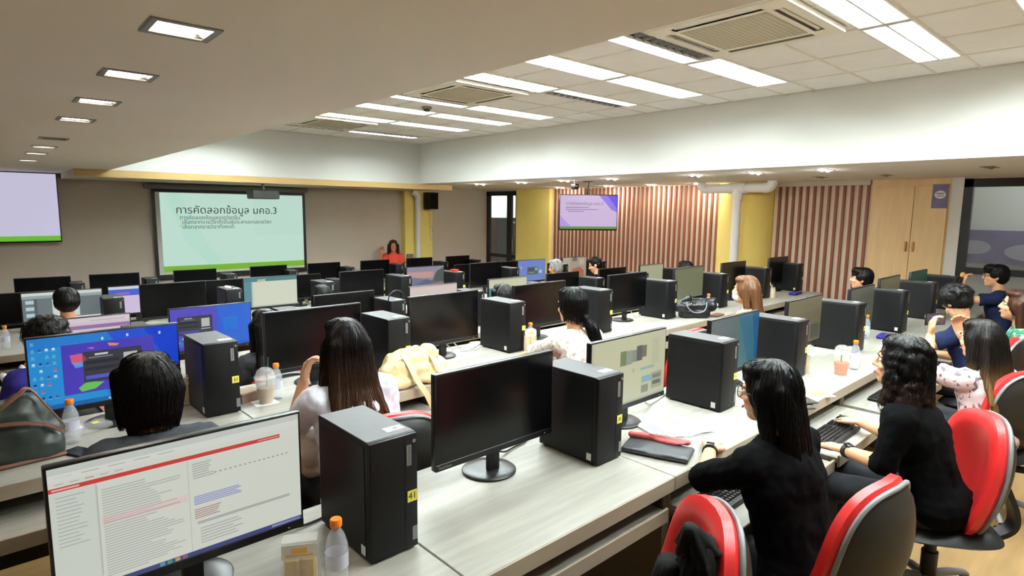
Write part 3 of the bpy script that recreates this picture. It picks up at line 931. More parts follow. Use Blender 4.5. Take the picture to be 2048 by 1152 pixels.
# ================================================================ desks, monitors, towers
ST = {  # tower x (front corner), monitor x (edge), for the eight stations of each row
    'A': ([.79, 1.83, 2.85, 3.80, 4.92, 6.08, 7.10, 8.05], [.065, 1.17, 2.03, 3.10, 4.15, 5.38, 6.15, 7.15]),
    'B': ([.78, 1.83, 2.86, 3.94, 5.0, 6.09, 7.22, 8.25], [.108, 1.15, 2.12, 3.10, 4.32, 5.45, 6.5, 7.8]),
    'C': ([.72, 1.86, 2.86, 3.86, 4.92, 5.95, 6.95, 7.95], [.17, 1.03, 2.19, 3.2, 4.26, 5.22, 6.25, 7.2]),
    'D': ([.82, 1.90, 2.96, 4.03, 4.91, 5.95, 7.05, 8.05], [.23, 1.15, 2.14, 3.29, 4.25, 5.33, 6.28, 7.3]),
    'F': ([.80 + 1.03 * k for k in range(8)], [.07 + 1.03 * k for k in range(8)]),
    'E': ([.87, 1.76, 2.86, 3.86, 4.9, 5.93, 7.0, 7.85], [.29, 1.11, 2.17, 3.3, 4.28, 5.3, 6.3, 7.26]),
}
def where(row, k):
    return f'{ORD[ROWS[row][3]]} row from the screen, {ORD[8 - k]} from the slatted wall'

# ---- desks: one per station, side by side
def desk_meshes(w, cache={}):
    w = round(w, 3)
    if w not in cache:
        cache[w] = dict(
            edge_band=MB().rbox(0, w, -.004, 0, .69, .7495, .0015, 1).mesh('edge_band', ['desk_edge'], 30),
            worktop=MB().rbox(0, w, 0, .72, .69, .75, .003, 1).mesh('worktop', ['desk_top'], 30),
            keyboard_tray=MB().rbox(.03, w - .03, .0, .40, .585, .61, .003, 1).mesh('keyboard_tray', ['desk_top'], 30),
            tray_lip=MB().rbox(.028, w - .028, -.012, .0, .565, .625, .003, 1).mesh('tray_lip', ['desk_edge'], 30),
            side_panel=MB().box(0, .025, .03, .7, 0, .69).mesh('side_panel', ['desk_side'], 0),
            back_panel=MB().box(.025, w - .025, .62, .64, .12, .69).mesh('back_panel', ['desk_side'], 0),
            tray_rail=MB().box(.025, .03, .04, .5, .6, .66).mesh('tray_rail', ['desk_dark'], 0))
    return cache[w]
OUT = {('A', 2): .27, ('A', 3): .27, ('A', 4): .27, ('A', 5): .25, ('B', 0): .2, ('B', 1): .2, ('B', 3): .2}
for row in 'ABCDFE':
    end = None
    for k in range(8):
        x1 = ST[row][0][k] + (.177 if row in 'AB' else .19)
        x0 = x1 - 1.026 if end is None else end
        end = x1 + .003
        w = x1 - x0
        M_ = desk_meshes(w)
        t = thing('computer_desk', f'white wood-grain computer desk, {where(row, k)}', 'desk', RW(row, x0, 0), RR(row), 'computer desks in rows')
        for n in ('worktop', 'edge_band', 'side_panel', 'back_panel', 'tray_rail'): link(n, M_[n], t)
        link('side_panel', M_['side_panel'], t, (w - .025, 0, 0)); link('tray_rail', M_['tray_rail'], t, (w - .055, 0, 0))
        tr = link('keyboard_tray', M_['keyboard_tray'], t, (0, -OUT.get((row, k), 0) + .012, 0))
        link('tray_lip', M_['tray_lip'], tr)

# ---- monitors (27 inch): origin at the foot on the desk, facing -Y
MW, MZ0, MZ1 = .612, .100, .466
m_panel = MB().rbox(-MW / 2, MW / 2, -.058, -.03, MZ0, MZ1, .004, 2).rbox(-.17, .17, -.032, -.008, .2, .38, .01, 2).mesh('housing', ['black_satin'], 40)
m_chin = MB().rbox(-MW / 2 + .001, MW / 2 - .001, -.0605, -.056, MZ0 + .001, MZ0 + .026, .0015, 1).mesh('chin', ['black_plastic'], 30)
m_off = MB().box(-MW / 2 + .007, MW / 2 - .007, -.0588, -.057, MZ0 + .027, MZ1 - .007).mesh('screen', ['screen_off'], 0)
m_neck = MB().prism([(-.034, .012), (-.012, .012), (-.006, .3), (-.03, .3)], 'x', -.026, .026).mesh('neck', ['black_plastic'], 30)
m_base = MB().lathe([(.1, 0), (.11, .003), (.11, .008), (.104, .012), (.06, .016), (.0001, .017)], 40).mesh('base', ['black_satin'], 40)
m_led = MB().box(MW / 2 - .05, MW / 2 - .044, -.0612, -.0604, MZ0 + .01, MZ0 + .013).mesh('power_light', ['white_label'], 0)
LOGO = []
def gray_lines(x0, x1, y0, y1, n, col, seed, h=.008, jag=.4):
    rr = random.Random(seed)
    out = []
    for i in range(n):
        y = y0 + (y1 - y0) * i / n
        out.append((x0, y, x0 + (x1 - x0) * (1 - jag * rr.random()), y + h, col))
    return out
BL = lambda a, b, n, ax: [((a + (b - a) * i / n), 0, (a + (b - a) * (i + 1) / n), 1) for i in range(n)]
def desk_icons(x0, y0, nx, ny, dx, dy, seed):
    rr = random.Random(seed); out = []
    for i in range(nx):
        for j in range(ny):
            if rr.random() < .85:
                c = rr.choice([(226, 232, 240), (60, 90, 150), (210, 90, 80), (240, 240, 240), (90, 190, 200), (40, 60, 100)])
                x, y = x0 + i * dx, y0 + j * dy
                out.append((x, y, x + .018, y + .03, c))
                out.append((x - .004, y + .036, x + .022, y + .042, (150, 200, 235)))
    return out
def login_dialog(x, y, w, h):
    o = [(x, y, x + w, y + h, (54, 56, 66)), (x + .03 * w, y + .3 * h, x + .6 * w, y + .4 * h, (34, 36, 44)), (x + .03 * w, y + .52 * h, x + .6 * w, y + .62 * h, (34, 36, 44)),
         (x + .03 * w, y + .78 * h, x + .6 * w, y + .9 * h, (86, 92, 214)), (x + .2 * w, y + .08 * h, x + .42 * w, y + .14 * h, (220, 222, 228)), (x + .1 * w, y + .18 * h, x + .5 * w, y + .22 * h, (130, 134, 144)),
         (x + .68 * w, y + .16 * h, x + .92 * w, y + .62 * h, (196, 200, 198)), (x + .66 * w, y + .7 * h, x + .94 * w, y + .75 * h, (190, 192, 198))]
    return o
SCREENS = {}
W1 = (222, 226, 214)
SCREENS['A', 0] = ('showing a white email inbox with a red bar', [(0, 0, 1, 1, W1), (0, 0, 1, .05, (206, 212, 206)), (.0, .05, 1, .1, (226, 230, 222)), (0, .145, .905, .178, (214, 62, 62)), (.905, .145, 1, .178, (222, 228, 220))]
    + [(.02 + .09 * i, .07, .08 + .09 * i, .076, (172, 178, 176)) for i in range(5)] + [(.02 + .05 * i, .118, .05 + .05 * i, .126, (190, 150, 150) if i == 2 else (184, 188, 184)) for i in range(5)]
    + [(.01, .155, .1, .168, (240, 190, 186)), (.8, .158, .9, .166, (238, 170, 166)), (.0, .178, .15, .96, (216, 222, 212)), (.15, .178, .155, .96, (198, 204, 196)), (.49, .178, .494, .96, (200, 206, 198)), (.155, .2, .157, .9, (178, 184, 178))]
    + gray_lines(.02, .12, .22, .62, 14, (176, 182, 178), 1, .007) + gray_lines(.17, .47, .24, .94, 34, (176, 182, 178), 2, .007, .5) + [(.165, .46, .485, .52, (228, 212, 206))] + gray_lines(.17, .47, .465, .52, 3, (196, 150, 146), 8, .006)
    + gray_lines(.51, .6, .22, .36, 7, (170, 176, 174), 3, .008) + gray_lines(.51, .72, .5, .58, 5, (140, 148, 214), 4, .008, .3) + gray_lines(.51, .66, .61, .7, 5, (176, 142, 134), 5, .008) + gray_lines(.52, .96, .72, .745, 2, (156, 162, 160), 6, .008, .05)
    + gray_lines(.53, .72, .78, .93, 6, (170, 176, 172), 7, .008) + [(.6 + .022 * i, .33, .61 + .022 * i, .34, (150, 156, 156)) for i in range(16)]
    + [(0, .96, 1, 1, (66, 74, 130)), (.42, .965, .44, .995, (240, 200, 90)), (.39, .965, .41, .995, (90, 190, 120)), (.45, .965, .47, .995, (220, 120, 120)), (.36, .965, .38, .995, (120, 190, 230)), (.85, .97, .99, .99, (170, 176, 220))])
PAGE = (206, 208, 172)
SCREENS['A', 2] = ('showing a pale web page with photo thumbnails', [(0, 0, 1, 1, PAGE), (0, .0, .03, 1, (196, 200, 166)), (.36, .2, .44, .42, (120, 136, 96)), (.44, .21, .52, .42, (150, 162, 150)), (.52, .22, .58, .4, (140, 150, 140)), (.58, .17, .66, .4, (92, 98, 96)), (.66, .18, .72, .36, (120, 112, 96)),
    (.64, .52, .84, .56, (150, 186, 182)), (.66, .66, .8, .76, (140, 184, 194)), (.66, .8, .76, .92, (140, 154, 124)), (.8, .64, .96, .9, (176, 176, 156)), (.82, .68, .94, .74, (110, 110, 104)), (.82, .78, .94, .84, (110, 110, 104)), (.52, .5, .56, .56, (184, 190, 160)), (.3, .54, .33, .57, (170, 176, 150)), (.8, .1, .9, .5, (196, 200, 164)), (0, .97, 1, 1, (184, 190, 170))])
SCREENS['A', 3] = ('showing a teal and blue wallpaper', [(0, 0, 1, 1, (64, 120, 122)), (0, 0, .55, 1, (92, 112, 114)), ([(.55, 0), (1, 0), (1, 1), (.8, 1)], (36, 110, 138)), ([(.85, 0), (1, 0), (1, 1), (.95, 1)], (26, 88, 140)), (.1, .3, .5, .7, (84, 104, 104))])
SCREENS['A', 4] = ('showing a dim olive page', [(0, 0, 1, 1, (112, 104, 74)), (0, 0, 1, .3, (120, 114, 82)), (.0, .6, 1, 1, (116, 98, 70)), (.7, .62, .95, .95, (70, 84, 78))])
SCREENS['A', 5] = ('showing a dim grey page', [(0, 0, 1, 1, (88, 90, 78)), (0, 0, 1, .2, (96, 98, 84))])
SCREENS['A', 6] = ('showing a dim khaki page', [(0, 0, 1, 1, (98, 94, 66)), (0, 0, 1, .2, (104, 100, 72))])
SCREENS['A', 7] = ('showing a dark green page', [(0, 0, 1, 1, (26, 62, 50)), (0, 0, 1, .2, (30, 70, 56))])
SCREENS['B', 0] = ('showing a bright blue desktop with a purple login window', [(0, 0, 1, 1, (22, 132, 222)), ([(.5, 0), (1, 0), (1, 1), (.8, 1)], (20, 84, 226)), ([(.75, 0), (1, 0), (1, .8)], (14, 54, 214)), ([(0, .2), (.3, .1), (.5, 1), (0, 1)], (28, 150, 228)), (0, .94, 1, 1, (24, 40, 110))]
    + desk_icons(.02, .05, 4, 9, .042, .095, 3) + [(.2, .13, .82, .84, (74, 60, 196)), ([(.25, .28), (.33, .27), (.36, .36), (.3, .44), (.26, .4)], (226, 96, 132)), ([(.26, .38), (.33, .4), (.33, .46), (.28, .47)], (70, 170, 240)), ([(.29, .76), (.35, .68), (.46, .72), (.4, .8), (.31, .82)], (110, 206, 90)), ([(.5, .16), (.58, .19), (.56, .22), (.51, .21)], (226, 150, 120)), ([(.36, .2), (.41, .2), (.4, .23)], (214, 120, 150))]
    + login_dialog(.33, .26, .4, .44) + [(.48 + .03 * i, .955, .495 + .03 * i, .985, (190, 210, 240)) for i in range(10)] + [(.46, .07, .475, .11, (220, 230, 240)), (.63, .06, .645, .1, (220, 230, 240)), (.86, .08, .875, .12, (236, 232, 220))])
SCREENS['C', 1] = ('showing a blue desktop with a dark login box', [(0, 0, 1, 1, (24, 96, 226)), (0, 0, .56, 1, (84, 74, 208)), ([(.56, 0), (1, 0), (1, 1), (.7, 1)], (26, 104, 232)), (.64, .3, .82, .62, (40, 140, 232)), (0, .72, .3, .92, (30, 150, 220)), (0, .94, 1, 1, (24, 40, 110))] + login_dialog(.08, .2, .42, .44) + desk_icons(.04, .7, 6, 2, .045, .09, 5))
SCREENS['C', 0] = ('showing a lavender document', [(0, 0, 1, 1, (226, 208, 222)), (0, .0, 1, .1, (232, 218, 226)), (0, .16, 1, .24, (160, 120, 176)), (.0, .24, 1, .4, (228, 212, 220)), (.6, .06, .95, .08, (190, 176, 190))])
SCREENS['C', 3] = ('showing a plain pinkish white page', [(0, 0, 1, 1, (232, 212, 206)), (0, 0, 1, .06, (224, 200, 196))])
SCREENS['C', 4] = ('showing a pale yellow page with a teal panel', [(0, 0, 1, 1, (220, 218, 180)), (0, 0, 1, .05, (200, 200, 170)), (.0, .3, .12, .8, (84, 136, 148)), (.3, .3, .5, .5, (210, 208, 172))])
SCREENS['C', 7] = ('showing a pale olive page', [(0, 0, 1, 1, (176, 180, 146)), (0, 0, 1, .06, (160, 164, 134))])
SCREENS['D', 0] = ('showing a grey drawing program with a white page', [(0, 0, 1, 1, (112, 124, 128)), (0, 0, 1, .08, (222, 232, 224)), (0, .08, 1, .16, (160, 176, 176)), (.36, .2, .5, .7, (220, 232, 226)), (.5, .2, .7, .7, (222, 230, 224)), (.04, .2, .14, .3, (190, 220, 226)), (.04, .38, .14, .48, (190, 220, 226)), (.04, .56, .14, .66, (190, 220, 226)), (.04, .74, .14, .84, (190, 220, 226)), (.14, .16, .18, 1, (90, 100, 104)), (.3, .72, 1, .9, (230, 234, 232))])
SCREENS['D', 2] = ('showing a white spreadsheet under a teal bar', [(0, 0, 1, 1, (224, 230, 206)), (0, 0, 1, .14, (70, 138, 138)), (0, .14, .14, 1, (96, 148, 160)), (.25, .06, .4, .22, (226, 228, 200)), (.14, .14, .17, 1, (200, 214, 206)), (.14, .96, 1, 1, (190, 200, 180))])
SCREENS['D', 4] = ('showing a sunset mountain wallpaper', [(0, 0, 1, 1, (150, 142, 164)), (0, .2, .7, .45, (206, 160, 150)), ([(0, .45), (.2, .4), (.5, .55), (.5, .7), (0, .8)], (120, 120, 150)), ([(.2, .75), (.5, .5), (.72, .62), (1, .6), (1, .9), (.2, .9)], (86, 98, 130)), ([(.68, .6), (.8, .2), (1, .05), (1, .68)], (74, 88, 76)), ([(0, .9), (.4, .75), (1, .65), (1, 1), (0, 1)], (176, 138, 120)), ([(0, .85), (.2, .8), (.35, .9), (.2, 1), (0, 1)], (100, 110, 150))])
SCREENS['D', 6] = ('showing a light blue desktop with a grey box', [(0, 0, 1, 1, (116, 142, 220)), (.33, .34, .72, .7, (88, 100, 110)), (.36, .42, .58, .5, (70, 80, 88)), (.36, .58, .6, .64, (150, 170, 110)), (.62, .38, .7, .52, (190, 214, 150)), (.08, .28, .14, .42, (200, 170, 200)), (.78, .5, .88, .66, (200, 214, 200)), (.1, .88, .2, .96, (190, 210, 230))])
SCREENS['D', 7] = ('showing a stone-coloured game wallpaper', [(0, 0, 1, 1, (176, 164, 142)), (0, 0, .3, 1, (190, 178, 156)), (.4, .0, .6, .2, (110, 108, 104)), ([(.4, .6), (.7, .5), (.9, .7), (.9, 1), (.35, 1)], (184, 110, 80)), (.7, .1, .9, .4, (198, 188, 170)), (.1, .3, .2, .5, (204, 196, 178))])
SCREENS['F', 1] = ('showing a lilac page under a blue banner', [(0, 0, 1, 1, (226, 206, 238)), (0, 0, 1, .1, (226, 224, 240)), (0, .1, 1, .34, (66, 104, 226)), (0, .34, .1, 1, (80, 90, 230)), (.12, .22, .36, .3, (200, 120, 170))])
SCREENS['B', 5] = ('showing a dim olive green page', [(0, 0, 1, 1, (122, 126, 92)), (0, 0, 1, .06, (104, 108, 82)), (0, .2, .06, .9, (92, 104, 100))])
MDZ = {('A', 0): -.02, ('A', 2): -.01, ('A', 3): -.03, ('A', 4): -.02, ('A', 5): -.035, ('B', 0): .0, ('D', 0): -.01}
for row in 'ABCDFE':
    for k in range(8):
        xm = ST[row][1][k] + MW / 2
        lit = SCREENS.get((row, k))
        t = thing('computer_monitor', f'black monitor {lit[0]}' if lit else f'switched-off black monitor, {where(row, k)}', 'monitor', RW(row, xm, .533, .75), RR(row), 'computer monitors on the desks')
        dz = MDZ.get((row, k), 0)
        hs = link('housing', m_panel, t, (0, 0, dz)); link('chin', m_chin, hs); link('neck', m_neck, t); link('base', m_base, t)
        link('power_light', m_led, hs)
        if lit:
            picture('screen', lit[1], -MW / 2 + .007, MW / 2 - .007, MZ0 + .027, MZ1 - .007, -.0585, t, step=.00006).location.z = dz
        else:
            link('screen', m_off, t, (0, 0, dz))
        if row in 'AB':
            LOGO.append(hs)
for hs in LOGO:
    queue_text('brand_lettering', 'ThinkVision', .013, 'silver_label', hs, (-MW / 2 + .012, -.0608, MZ0 + .0125), (PI / 2, 0, 0), ext=.0002)

# ---- tower computers: origin front corner on the desk (x to the side, y back)
TW, TD, TH = .165, .335, .376
m_case = MB().rbox(0, TW, .012, TD, .008, TH, .004, 2).mesh('case', ['tower_black'], 40)
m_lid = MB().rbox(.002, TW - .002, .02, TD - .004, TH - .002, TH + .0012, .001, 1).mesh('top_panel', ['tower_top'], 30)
m_face = MB().rbox(0, TW, 0, .014, .006, TH - .001, .005, 2).box(TW * .72, TW * .725, -.0006, 0, .01, TH - .01).mesh('front_panel', ['tower_front'], 40)
m_sid = MB().box(-.002, 0, .03, TD - .012, .02, TH - .015).mesh('side_panel', ['tower_black'], 0)
m_feet = MB()
for x in (.02, TW - .02):
    for y in (.03, TD - .03):
        m_feet.ring((x, y, 0), (x, y, .009), .012, .012, 10)
m_feet = m_feet.mesh('feet', ['rubber'])
m_strip = MB().box(TW * .76, TW * .86, -.001, 0, TH - .1, TH - .035).mesh('name_plate', ['silver_label'], 0)
m_btn = MB().ring((TW * .92, -.002, TH - .025), (TW * .92, .004, TH - .025), .006, .006, 12).mesh('power_button', ['grey_plastic'])
m_badge = MB().box(TW * .87, TW * .98, -.001, 0, .03, .075).mesh('rating_badge', ['grey_ink'], 0)
m_seal = MB().box(-.003, -.002, .03, .055, .02, .05).mesh('side_sticker', ['white_label'], 0)
m_tag = MB().box(TW * .77, TW - .004, -.001, 0, TH * .42, TH * .42 + .036).mesh('number_tag', ['yellow_label'], 0)
m_tick = MB().box(TW * .83, TW * .87, -.0015, -.001, TH * .42 + .01, TH * .42 + .026).box(TW * .9, TW * .93, -.0015, -.001, TH * .42 + .01, TH * .42 + .026).mesh('tag_marks', ['grey_ink'], 0)
m_asset = MB().box(TW * .55, TW - .012, .05, .085, TH + .0012, TH + .002).mesh('asset_sticker', ['white_label'], 0)
m_assetm = MB().box(TW * .72, TW - .03, .06, .075, TH + .002, TH + .0023).mesh('sticker_marks', ['grey_ink'], 0)
for row in 'ABCDFE':
    for k in range(8):
        x = ST[row][0][k]
        tg = 'with yellow tag 41' if (row, k) == ('A', 0) else 'with yellow tag'
        t = thing('tower_computer', 'black tower computer with yellow tag numbered 41' if tg.endswith('41') else f'black tower computer {tg}, {where(row, k)}', 'computer', RW(row, x, .258, .75), RR(row), 'tower computers on the desks')
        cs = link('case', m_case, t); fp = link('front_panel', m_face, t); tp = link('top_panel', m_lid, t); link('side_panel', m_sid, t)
        link('feet', m_feet, t); link('asset_sticker', m_asset, tp); link('sticker_marks', m_assetm, tp)
        link('name_plate', m_strip, fp); ng = link('number_tag', m_tag, fp); link('power_button', m_btn, fp); link('rating_badge', m_badge, fp); link('side_sticker', m_seal, cs)
        if (row, k) == ('A', 0):
            queue_text('tag_number', '41', .03, 'ink', fp, (TW * .875, -.0012, TH * .42 + .018), (PI / 2, 0, 0), ext=.0002, align='CENTER', label='number 41 in black')
        else:
            link('tag_marks', m_tick, fp)
        if row in 'AB':
            queue_text('plate_lettering', 'ThinkCentre', .011, 'ink', fp, (TW * .81, -.0012, TH - .0675), (PI / 2, -PI / 2, 0), ext=.0001, align='CENTER')

# ---- office chairs: origin on the floor under the seat, facing +Y
def disc_grid(fn, nr=8, na=40):
    vs = [fn(0, 0)]
    for i in range(1, nr + 1):
        for j in range(na):
            vs.append(fn(i / nr, 2 * PI * j / na))
    fs = [(0, 1 + (j + 1) % na, 1 + j) for j in range(na)]
    for i in range(nr - 1):
        for j in range(na):
            a = 1 + i * na
            fs.append((a + j, a + (j + 1) % na, a + na + (j + 1) % na, a + na + j))
    return vs, fs
def se(c, p=.72):
    return math.copysign(abs(c) ** p, c)
def back_pt(r, t, grow, y):
    x = (.25 + grow) * r * se(math.cos(t)); z = (.265 + grow) * r * se(math.sin(t))
    x *= 1 - .10 * (z / .27)
    return x, .09 * (x / .235) ** 2 + y + .07 * (z / .27) ** 2 - .045 * z / .27, z
def slab_mesh(front, back, na=40):
    mb = MB()
    v1, f1 = disc_grid(front); v2, f2 = disc_grid(back)
    mb.add(v1 + v2, f1 + [tuple(i + len(v1) for i in q[::-1]) for q in f2])
    n = len(v1); a = n - na
    mb.add([v1[a + j] for j in range(na)] + [v2[a + j] for j in range(na)], [(j, (j + 1) % na, na + (j + 1) % na, na + j) for j in range(na)])
    return mb
CZ = .665
def cush(sgn):
    def f(r, t):
        x, y, z = back_pt(r, t, 0, 0)
        d = .05 * (max(0, 1 - r ** 4)) ** .5
        return (x, -.215 + y + (d + .03 if sgn > 0 else -.022 * max(0, 1 - r ** 6) ** .5), CZ + z)
    return f
m_cush = slab_mesh(cush(1), cush(-1))
m_cush = m_cush.mesh('backrest_cushion', ['red_vinyl'], 60)
def shell(sgn):
    def f(r, t):
        x, y, z = back_pt(r, t, -.018, 0)
        return (x, -.228 + y - (.022 * max(0, 1 - r ** 6) ** .5 if sgn < 0 else 0), CZ + z)
    return f
m_shell = slab_mesh(shell(1), shell(-1)).mesh('backrest_shell', ['chair_shell'], 60)
def rimf(sgn):
    def f(r, t):
        x, y, z = back_pt(r, t, -.006, 0)
        return (x, -.226 + y - (.012 if sgn < 0 else 0) * (r ** 8), CZ + z)
    return f
m_rim = MB().tube([(*(lambda p: (p[0], p[1] - .232, p[2] + CZ))(back_pt(1, 2 * PI * j / 48, -.012, 0)),) for j in range(49)], .009, 6, smooth=0).mesh('shell_edge', ['grey_plastic'], 60)
def seat(sgn):
    def f(r, t):
        x, y = .235 * r * se(math.cos(t), .6), .23 * r * se(math.sin(t), .6)
        d = max(0, 1 - r ** 5) ** .5
        z = .40 + (.045 * d if sgn > 0 else -.03 * d) - (.02 * (y / .23) ** 2 if y > 0 else 0)
        return (x, y, z)
    return f
m_seat = slab_mesh(seat(1), seat(-1)).mesh('seat', ['black_vinyl'], 60)
m_brkt = MB().strap([(0, -.02, .345), (0, -.2, .35), (0, -.3, .40), (0, -.31, .48), (0, -.262, .6)], .07, .022, (1, 0, 0)).mesh('back_bracket', ['black_plastic'], 40)
m_gas = MB().ring((0, 0, .1), (0, 0, .25), .034, .034, 16).ring((0, 0, .25), (0, 0, .35), .025, .025, 16).mesh('gas_column', ['black_plastic'])
m_mech = MB().rbox(-.09, .09, -.11, .09, .335, .375, .01, 1).ring((.09, .02, .35), (.22, .04, .345), .006, .006, 8).mesh('tilt_mechanism', ['black_plastic'], 40)
m_leg = MB().tube([(.02, 0, .12), (.12, 0, .115), (.24, 0, .09), (.29, 0, .065)], .022, 8, taper=.014).mesh('leg', ['grey_plastic'], 50)
m_cast = MB().ring((-.022, 0, .026), (.022, 0, .026), .026, .026, 14).ring((0, 0, .03), (0, 0, .07), .008, .008, 8).mesh('caster', ['rubber'])
def chair(x, y, z, rz, label):
    t = thing('office_chair', label, 'chair', (x, y, z), rz, 'red-backed office chairs')
    cb = link('backrest_cushion', m_cush, t); sh = link('backrest_shell', m_shell, t); link('shell_edge', m_rim, sh)
    link('seat', m_seat, t); link('back_bracket', m_brkt, t); link('gas_column', m_gas, t); link('tilt_mechanism', m_mech, t)
    for i in range(5):
        a = 2 * PI * i / 5 + .3
        l = link('leg', m_leg, t, None, (0, 0, a))
        link('caster', m_cast, l, (.29, 0, 0), (0, 0, .6 * i))
    return t

# ---- keyboards and mice on the pulled-out trays
m_kb = MB().rbox(-.22, .22, -.075, .075, 0, .018, .004, 1).mesh('keyboard_body', ['black_plastic'], 30)
mbk = MB()
for j in range(6):
    for i in range(19):
        if i in (14, ) : continue
        x = -.208 + i * .0222; y = .055 - j * .0205
        mbk.add([(x, y, .018), (x + .019, y, .018), (x + .019, y + .017, .018), (x, y + .017, .018), (x + .003, y + .002, .025), (x + .016, y + .002, .025), (x + .016, y + .015, .025), (x + .003, y + .015, .025)],
                [(4, 5, 6, 7), (0, 1, 5, 4), (1, 2, 6, 5), (2, 3, 7, 6), (3, 0, 4, 7)])
m_keys = mbk.mesh('keys', ['black_satin'], 0)
m_mouse = MB().ellip((0, 0, .008), (.03, .055, .026), n=16).mesh('mouse_body', ['black_satin'])
m_wheel = MB().ring((-.004, .03, .03), (.004, .03, .03), .008, .008, 10).mesh('scroll_wheel', ['grey_plastic'])
def keyboard(row, k, x, dy, rz, who):
    t = thing('keyboard', f'black keyboard on the pulled-out tray {who}', 'keyboard', RW(row, x, dy, .611), rz, 'keyboards on the trays')
    link('keyboard_body', m_kb, t); ks = link('keys', m_keys, t); ks['kind'] = 'stuff'
def mouse(row, x, dy, who):
    t = thing('computer_mouse', f'black computer mouse on the tray {who}', 'mouse', RW(row, x, dy, .611), .1, 'mice on the trays')
    link('mouse_body', m_mouse, t); link('scroll_wheel', m_wheel, t)
keyboard('A', 2, 2.36, -.09, .02, 'under the elbow of the woman with glasses')
keyboard('A', 3, 3.36, -.13, .03, 'under the hands of the curly-haired woman')
keyboard('A', 4, 4.42, -.12, .02, 'in front of the woman in the floral blouse')
keyboard('A', 5, 5.5, -.12, .0, 'in front of the person in dark navy')
mouse('A', 3.66, -.1, 'under the hand of the curly-haired woman')
# ================================================================ people
def V(*a): return Vector(a)
def lerp(a, b, t): return Vector(a) * (1 - t) + Vector(b) * t
def xform(prims, R, c):
    out = []
    for p in prims:
        if p[0] == 'c':
            out.append(('c', c + R @ Vector(p[1]), c + R @ Vector(p[2]), *p[3:]))
        else:
            r = p[3] if len(p) > 3 else (0, 0, 0)
            out.append(('e', c + R @ Vector(p[1]), p[2], (R @ Euler(r).to_matrix()).to_euler()))
    return out

HEAD = [('e', (0, -.012, .03), (.075, .093, .085)), ('e', (0, .016, -.035), (.061, .068, .085)), ('e', (0, .048, -.088), (.034, .034, .027)), ('e', (0, .066, -.06), (.03, .022, .02)),
        ('c', (0, .08, .012), (0, .1, -.026), .008, .012), ('e', (-.014, .088, -.03), (.009, .01, .007)), ('e', (.014, .088, -.03), (.009, .01, .007)),
        ('e', (0, .072, .022), (.052, .016, .012)), ('e', (-.035, .06, -.03), (.022, .018, .018)), ('e', (.035, .06, -.03), (.022, .018, .018)),
        ('e', (-.077, -.005, -.012), (.011, .021, .032), (0, 0, -.3)), ('e', (.077, -.005, -.012), (.011, .021, .032), (0, 0, .3)),
        ('e', (0, .082, -.058), (.02, .01, .006)), ('e', (0, .08, -.068), (.017, .01, .006))]

